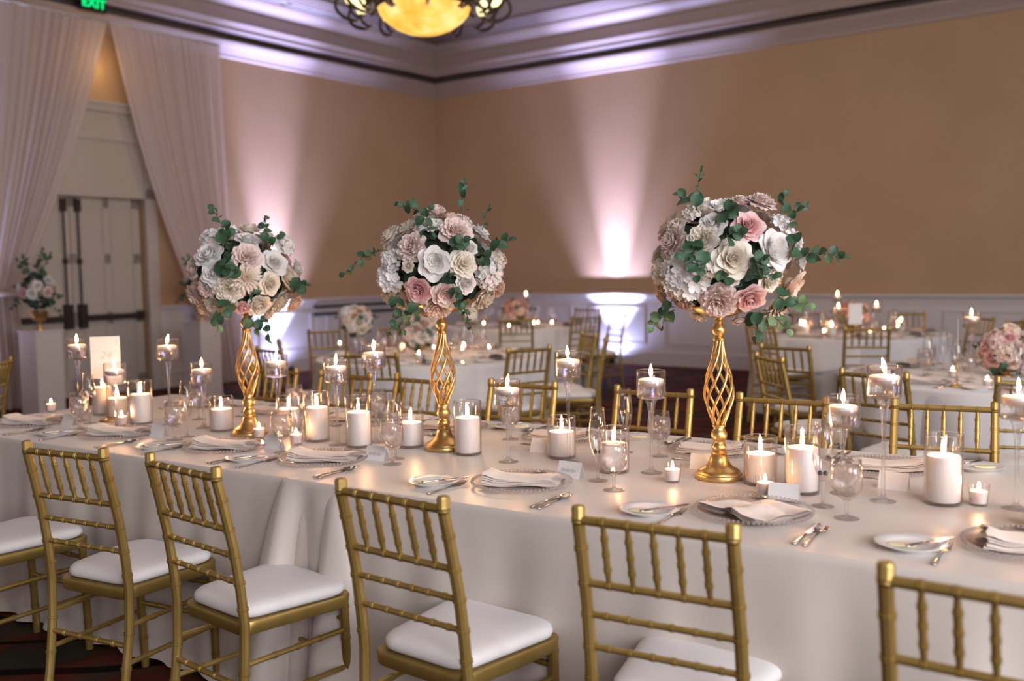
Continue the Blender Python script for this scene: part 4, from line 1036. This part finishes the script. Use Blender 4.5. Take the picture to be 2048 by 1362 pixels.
for i, (x, y) in enumerate(fb):
    p = free(on_table(x, y), .032); flute(p, i, 'empty champagne flute, ' + fl_[i], 'champagne flutes')
    if i in (4, 5):
        for k, (dx, dy, dz) in enumerate(((-.0075, 0, .0955), (.0080, .001, .0945))):
            b_ = thing('blueberry', ('left' if k == 0 else 'right') + ' blueberry in the flute ' + ('left of the eleventh pillar candle' if i == 4 else 'right of the right gold stand'), 'blueberry', p + Vector((dx, dy, dz)), 0, 'blueberries in flutes')
            obj('berry', G().lathe([(.0072 * math.sin(PI * j / 8), -.0068 * math.cos(PI * j / 8)) for j in range(9)], 14, cap=False).mesh('berry', M['berry']), b_)
            obj('crown', G().lathe([(.002, .0064), (.0034, .0075), (.0022, .0068)], 8, cap=False).mesh('crown', M['berry']), b_)

# table number sign
def number_sign(p, rz, label, text=None, hold=.185):
    p = free(p, .043)
    t = thing('table_number_sign', label, 'table sign', p, rz, 'table number signs')
    obj('base', G().lathe([(0, 0), (.04, 0), (.042, .003), (.036, .010), (.008, .014), (0, .014)], 24).mesh('base', M['gold2'], True, 50), t)
    obj('stem', G().tube([(0, 0, .012), (0, 0, hold + .02)], .003, 8).mesh('stem', M['gold2']), t)
    obj('clip', G().box((0, 0, hold + .005), (.035, .010, .02)).mesh('clip', M['gold2'], False), t)
    c = obj('card', G().box((0, 0, hold + .115), (.135, .0015, .20)).mesh('card', M['card'], False), t)
    if text:
        fc = bpy.data.curves.new('numeral', 'FONT'); fc.body = text; fc.size = .05; fc.align_x = 'CENTER'; fc.align_y = 'CENTER'; fc.shear = .3; fc.extrude = .0002
        o = obj('numeral', text_mesh(fc, M['ink2']), c); o.location = (0, -.0016, hold + .125); o.rotation_euler = (PI / 2, 0, 0)
    return t
sp = on_table(217, 842); number_sign(Vector((sp.x, sp.y, sp.z)), -.12 + .25, 'tall white number card on a gold holder at the left end of the long table', '24', .19)

# ------------------------------------------------------------------ chairs
nch = [((-2.76, 3.90), -33, 'partly seen'), ((-2.06, 3.45), -33, ''), ((-1.427, 3.07), -27, ''), ((-.958, 2.7825), -41, ''), ((-.309, 2.379), -38, ''), ((.2945, 2.0695), -30, ''), ((.80, 1.60), -36, '')]
nl = ['gold chair in front of the left end of the long table', 'gold chair whose white seat shows at the left edge of the photo', 'gold chair with chipped paint, second from the left on the near side', 'gold chair with white seat in front of the third bread plate', 'gold chair at the cloth seam, middle of the near side', 'gold chair in front of the fifth and sixth chargers', 'gold chair at the bottom right corner, nearest the camera']
for i, (b, a, _) in enumerate(nch): place_chair(b, a, nl[i], 'chairs on the near side of the long table')
fch = [((-1.36, 5.57), -33), ((-.8965, 5.237), -33), ((-.46, 4.96), -38), ((.0475, 4.6815), -31), ((.625, 4.322), -33), ((1.108, 3.998), -31), ((1.665, 3.751), -25), ((2.30, 3.38), -33)]
fl2 = ['gold chair behind the left gold stand on the far side', 'gold chair behind the sixth stemmed vase on the far side', 'gold chair behind the middle gold stand on the far side', 'gold chair behind the eighth stemmed vase on the far side', 'gold chair behind the tenth stemmed vase against the red carpet', 'gold chair right of the right gold stand on the far side', 'gold chair behind the large pillar candle at the right, far side', 'gold chair past the right edge on the far side']
for i, (b, a) in enumerate(fch): place_chair(b, a + 180, fl2[i], 'chairs on the far side of the long table')
bg = [((-.93, 6.45), -16, 'gold chair with its back to the camera in front of the middle left round table'),
      ((.12, 6.74), 36, 'gold chair right of the middle gold stand at the front right of the round table'),
      ((-1.76, 7.05), -48, 'gold chair just right of the left gold stand by the round table'),
      ((-1.86, 7.78), -75, 'gold chair left of the round table before the glowing wall'),
      ((-1.75, 9.25), 208, 'dark shaded chair behind the round table beside the cream bouquet'),
      ((-1.10, 9.45), 180, 'chair behind the round table under the middle bouquet'),
      ((.64, 8.10), 104, 'farther of the two chairs at the right of the round table'),
      ((.74, 7.62), 82, 'nearer of the two chairs at the right of the round table'),
      ((.84, 10.99), 23, 'chair at the farthest round table left of the bright uplit panel'),
      ((.05, 10.75), 3, 'chair at the front of the farthest round table near the coral flowers'),
      ((1.25, 11.47), 112, 'dark chair seen edge-on against the bright uplit panel'),
      ((1.02, 13.15), 150, 'chair behind the farthest round table at the wall'),
      ((-.50, 13.45), 200, 'chair behind the farthest round table near the room corner'),
      ((2.25, 8.86), -62, 'gold chair below the right bouquet at the left of the far round table'),
      ((1.53, 5.82), -80, 'gold chair seen nearly side-on between the two right tables'),
      ((1.83, 6.55), -135 + 90, 'gold chair behind the side-on chair at the right'),
      ((3.02, 8.30), -12, 'gold chair with its back to the camera at the front of the far right table'),
      ((1.80, 4.86), -52, 'gold chair at the left of the near right round table'),
      ((2.42, 4.46), -16, 'gold chair at the right edge, front of the near right round table'),
      ((3.35, 11.05), 178, 'chair behind the far right table, left of its candles'),
      ((4.35, 10.75), 160, 'chair behind the far right table, right of its coral flowers'),
      ((4.62, 9.60), 100, 'chair at the right side of the far right table'),
      ((3.85, 7.25), 158, 'chair behind the near right table beside its floating candle'),
      ((4.65, 9.0), 40, 'small dark chair near the right edge before the wall'),
      ((-3.36, 6.42), 100, 'gold chair at the far left edge beyond the long table')]
for i, (b, a, lb) in enumerate(bg): place_chair(b, a, lb, 'chairs at the round tables')

# ------------------------------------------------------------------ round-table contents
RING_R0 = dict(mid_left=-PI / 2 + .15, near_right=-PI / 2 - .30, far_right=-PI / 2 - .1, far_left=-PI / 2 + .2)
for key, r0 in RING_R0.items():
    cx, cy = RTS[key]
    for k in range(8):
        a = 2 * PI * k / 8 + r0; TAKEN.append((Vector((cx + .70 * math.cos(a), cy + .70 * math.sin(a), 0)), .165))
        if key != 'far_left': TAKEN.append((Vector((cx + .74 * math.cos(a) + .255 * math.sin(a), cy + .74 * math.sin(a) - .255 * math.cos(a), 0)), .084))
for (x, y), r in (((-.753, 7.95), .095), ((-1.31, 8.35), .07), ((.04, 12.1), .095), ((3.39, 9.75), .095), ((2.97, 5.88), .095)):
    TAKEN.append((Vector((x, y, 0)), r))
def low_bouquet(cen, R, label, pal, vessel, seed, zt=.7605, n=26):
    rnd = random.Random(seed); t = thing('flower_arrangement', label, 'flower arrangement', cen, 0, 'low arrangements on the round tables')
    for i in range(n):
        z = 1 - 1.55 * (i + .5) / n; th = i * 2.39996 + seed; r = math.sqrt(1 - z * z); nn = Vector((r * math.cos(th), r * math.sin(th), z))
        kd = rnd.choice(['rose', 'garden', 'peony', 'rose', 'hydrangea']); put_flower(t, kd, rnd.choice(pal), nn * R * .74, nn, R * .36 * rnd.uniform(.9, 1.15), rnd)
    obj('greenery_mass', scatter_leaves((R, R), 70, R * .3, rnd, .78).mesh('greenery_mass', M['leaf']), t)['kind'] = 'stuff'
    for k in range(3):
        a = seed * 1.3 + k * 2.1; d = Vector((math.cos(a), math.sin(a) * .6, .15)); sprig(t, d * R * .7, d * R * 1.3, 5, R * .25, rnd)
    hz = cen[2] - R * .55 - zt
    if vessel == 'vase': tag(obj('cylinder_vase', G().lathe([(0, .001), (.062, 0), (.064, .004), (.064, hz + R * .1), (.061, hz + R * .1), (.061, .012), (0, .010)], 28).mesh('cylinder_vase', M['plateglass'], True, 50)), 'clear glass cylinder vase under the cream bouquet on the round table', 'vase').location = (cen[0], cen[1], zt)
    else:
        v = thing('gold_bowl', 'low gold footed bowl holding ' + vessel, 'bowl', (cen[0], cen[1], zt), 0, 'gold flower bowls')
        obj('foot', G().lathe([(0, 0), (.045, 0), (.045, .006), (.016, .015), (.012, hz * .4), (.02, hz * .5)], 24).mesh('foot', M['gold2'], True, 50), v)
        obj('bowl', G().lathe([(.0, hz * .45), (.05, hz * .52), (.08, hz * .8), (.09, hz + R * .05), (.085, hz + R * .05), (.0, hz * .6)], 24).mesh('bowl', M['gold2'], True, 50), v)
    return t
b = atd(838, 660, 7.95); low_bouquet((b.x, b.y, .95), .17, 'cream and blush low bouquet behind the middle gold stand', ['cream', 'white', 'blush', 'peach'], 'the bouquet behind the middle stand', 1)
b = atd(712, 645, 8.35); low_bouquet((b.x, b.y, 1.03), .155, 'cream bouquet with one peach rose in a clear vase on the left round table', ['cream', 'cream', 'white', 'peach'], 'vase', 2)
b = atd(1030, 628, 12.1); low_bouquet((b.x, b.y, .92), .19, 'coral bouquet on the farthest round table', ['coral', 'peach', 'coral'], 'the coral bouquet of the farthest table', 3)
b = atd(1705, 630, 9.75); low_bouquet((b.x, b.y, .945), .155, 'coral bouquet behind a white sign on the far right table', ['coral', 'peach', 'coral'], 'the coral bouquet of the far right table', 4)
b = atd(2012, 705, 5.88); low_bouquet((b.x, b.y, .905), .165, 'pink rose bouquet at the right edge on the near right table', ['pink', 'blush', 'peach', 'blush'], 'the pink roses at the right edge', 5, n=30)
def bgv(lst, nm):
    for i, (x, y) in enumerate(lst): votive_on(at(x, y, .7605), ORD[i] + ' from the left on ' + nm, i)
bgv([(680, 697), (748, 703), (807, 704), (838, 719), (868, 706), (925, 709), (938, 700), (978, 706)], 'the middle left round table')
bgv([(969, 655), (1018, 660), (1066, 655), (1076, 652), (1104, 653)], 'the farthest round table')
bgv([(1635, 673), (1740, 672), (1768, 668)], 'the far right table')
bgv([(1905, 755), (1993, 778)], 'the near right table')
def bgf(x, ytop, h, depth, lab, i):
    p = atd(x, ytop, depth); p.z = .7605; float_on(p, h, lab, i)
bgf(1052, 606, .395, 12.0, 'on the farthest round table beside the coral flowers', 1)
bgf(1675, 592, .395, 9.9, 'tall, left of the coral flowers, far right table', 0)
bgf(1677, 612, .295, 9.4, 'short, left of the coral flowers, far right table', 0)
bgf(1753, 616, .295, 9.7, 'right of the coral flowers, far right table', 0)
bgf(1943, 632, .395, 5.75, 'left of the pink roses, near right table', 0)
for (x, y, lab) in ((1590, 668, 'at the left of the far right table'), (1612, 672, 'second from the left on the far right table'), (1663, 672, 'left of the coral flowers, far right table'), (1818, 664, 'at the right of the far right table')):
    pillar_on(at(x, y, .7605), .150, lab, 0)
def ring_settings(key, n, r0, nm, skip=()):
    cx, cy = RTS[key]
    for k in range(n):
        a = 2 * PI * k / n + r0; rz = a + PI / 2
        if k in skip: continue
        q = lambda r, s: Vector((cx + r * math.cos(a) - s * math.sin(a), cy + r * math.sin(a) + s * math.cos(a), .7607))
        dg = math.degrees(math.atan2(math.sin(a), math.cos(a)))
        pos = min((('right', 0), ('back right', 45), ('back', 90), ('back left', 135), ('left', 180), ('front left', -135), ('front', -90), ('front right', -45), ('left', -180)), key=lambda z: abs(z[1] - dg))[0]
        lab = ' at the ' + pos + ' of ' + nm
        charger(q(.70, 0), rz, 'clear beaded charger' + lab, 'charger plates'); p = q(.70, 0); p.z += .0062; napkin(p, rz + .3, 'folded napkin on the charger' + lab, 'folded napkins')
        goblet(free(q(.46, .10), .042), k, 'water goblet' + lab, 'water goblets'); flute(free(q(.43, .0), .032), k, 'champagne flute' + lab, 'champagne flutes')
        if key != 'far_left':
            bread(q(.74, -.255), rz, 'white bread plate' + lab, 'bread plates'); knife(q(.86, .185), rz, 'dinner knife' + lab, 'dinner knives')
ring_settings('mid_left', 8, -PI / 2 + .15, RTN['mid_left']); ring_settings('near_right', 8, -PI / 2 - .30, RTN['near_right'])
ring_settings('far_right', 8, -PI / 2 - .1, RTN['far_right']); ring_settings('far_left', 8, -PI / 2 + .2, RTN['far_left'])
p = atd(950, 640, 11.5); number_sign(Vector((p.x, p.y, .7605)), .1, 'white table card on a gold holder at the farthest round table', None, .10)
p = atd(1712, 622, 9.3); number_sign(Vector((p.x, p.y, .7605)), .1, 'white table card in front of the coral flowers on the far right table', None, .10)
p = atd(1899, 665, 5.45); number_sign(Vector((p.x, p.y, .7605)), 1.15, 'white table card turned edge-on on the near right table', None, .16)

# ------------------------------------------------------------------ pedestals and their flowers by the door
for i, (x, y, dep, lab) in enumerate(((80, 659, 10.25, 'left'), (403, 645, 11.55, 'right'))):
    p = atd(x, y, dep); zt = .90
    t = thing('pedestal', 'white square pedestal at the ' + lab + ' side of the double door', 'pedestal', (p.x, p.y, 0), -.55, 'white pedestals beside the door')
    obj('column', G().box((0, 0, .45), (.30, .30, .86)).mesh('column', M['trim'], False), t)
    obj('top_slab', G().box((0, 0, .89), (.32, .32, .02)).mesh('top_slab', M['trim'], False), t)
    obj('plinth', G().box((0, 0, .01), (.32, .32, .02)).mesh('plinth', M['trim'], False), t)
    t = thing('gold_compote', 'gold footed vase on the ' + lab + ' pedestal by the door', 'vase', (p.x, p.y, .90), 0, 'gold vases on pedestals')
    obj('foot', G().lathe([(0, 0), (.06, 0), (.06, .01), (.02, .025), (.018, .07), (.03, .09)], 24).mesh('foot', M['gold2'], True, 50), t)
    obj('cup', G().lathe([(0, .085), (.05, .09), (.085, .14), (.095, .20), (.09, .20), (0, .12)], 24).mesh('cup', M['gold2'], True, 50), t)
    rnd = random.Random(40 + i); c = Vector((p.x, p.y, 1.30))
    t = thing('flower_arrangement', 'loose pink and white arrangement with greenery on the ' + lab + ' pedestal', 'flower arrangement', c, 0, 'loose arrangements on pedestals')
    for k in range(15):
        a = k * 2.4; z = rnd.uniform(-.5, .9); r = math.sqrt(1 - z * z); nn = Vector((r * math.cos(a), r * math.sin(a), z)); put_flower(t, rnd.choice(['rose', 'garden', 'peony']), rnd.choice(['blush', 'white', 'pink', 'white']), nn * .17, nn, .065, rnd)
    obj('greenery_mass', scatter_leaves((.2, .24), 110, .06, rnd, .68).mesh('greenery_mass', M['dleaf']), t)['kind'] = 'stuff'
    for (dx, dz) in ((.10, .42), (.18, .38), (-.16, .32), (-.24, -.16), (.24, -.24), (.18, -.1), (-.10, .36), (.05, .30), (-.2, .05), (.26, -.05)):
        sprig(t, (dx * .3, -.05, dz * .3), (dx, -.06, dz), 8, .065, rnd)

S.cycles.max_bounces = 10; S.cycles.transparent_max_bounces = 32; S.cycles.transmission_bounces = 8; S.cycles.glossy_bounces = 4; S.cycles.diffuse_bounces = 3
S.cycles.sample_clamp_indirect = 6; S.cycles.caustics_refractive = False; S.cycles.caustics_reflective = False
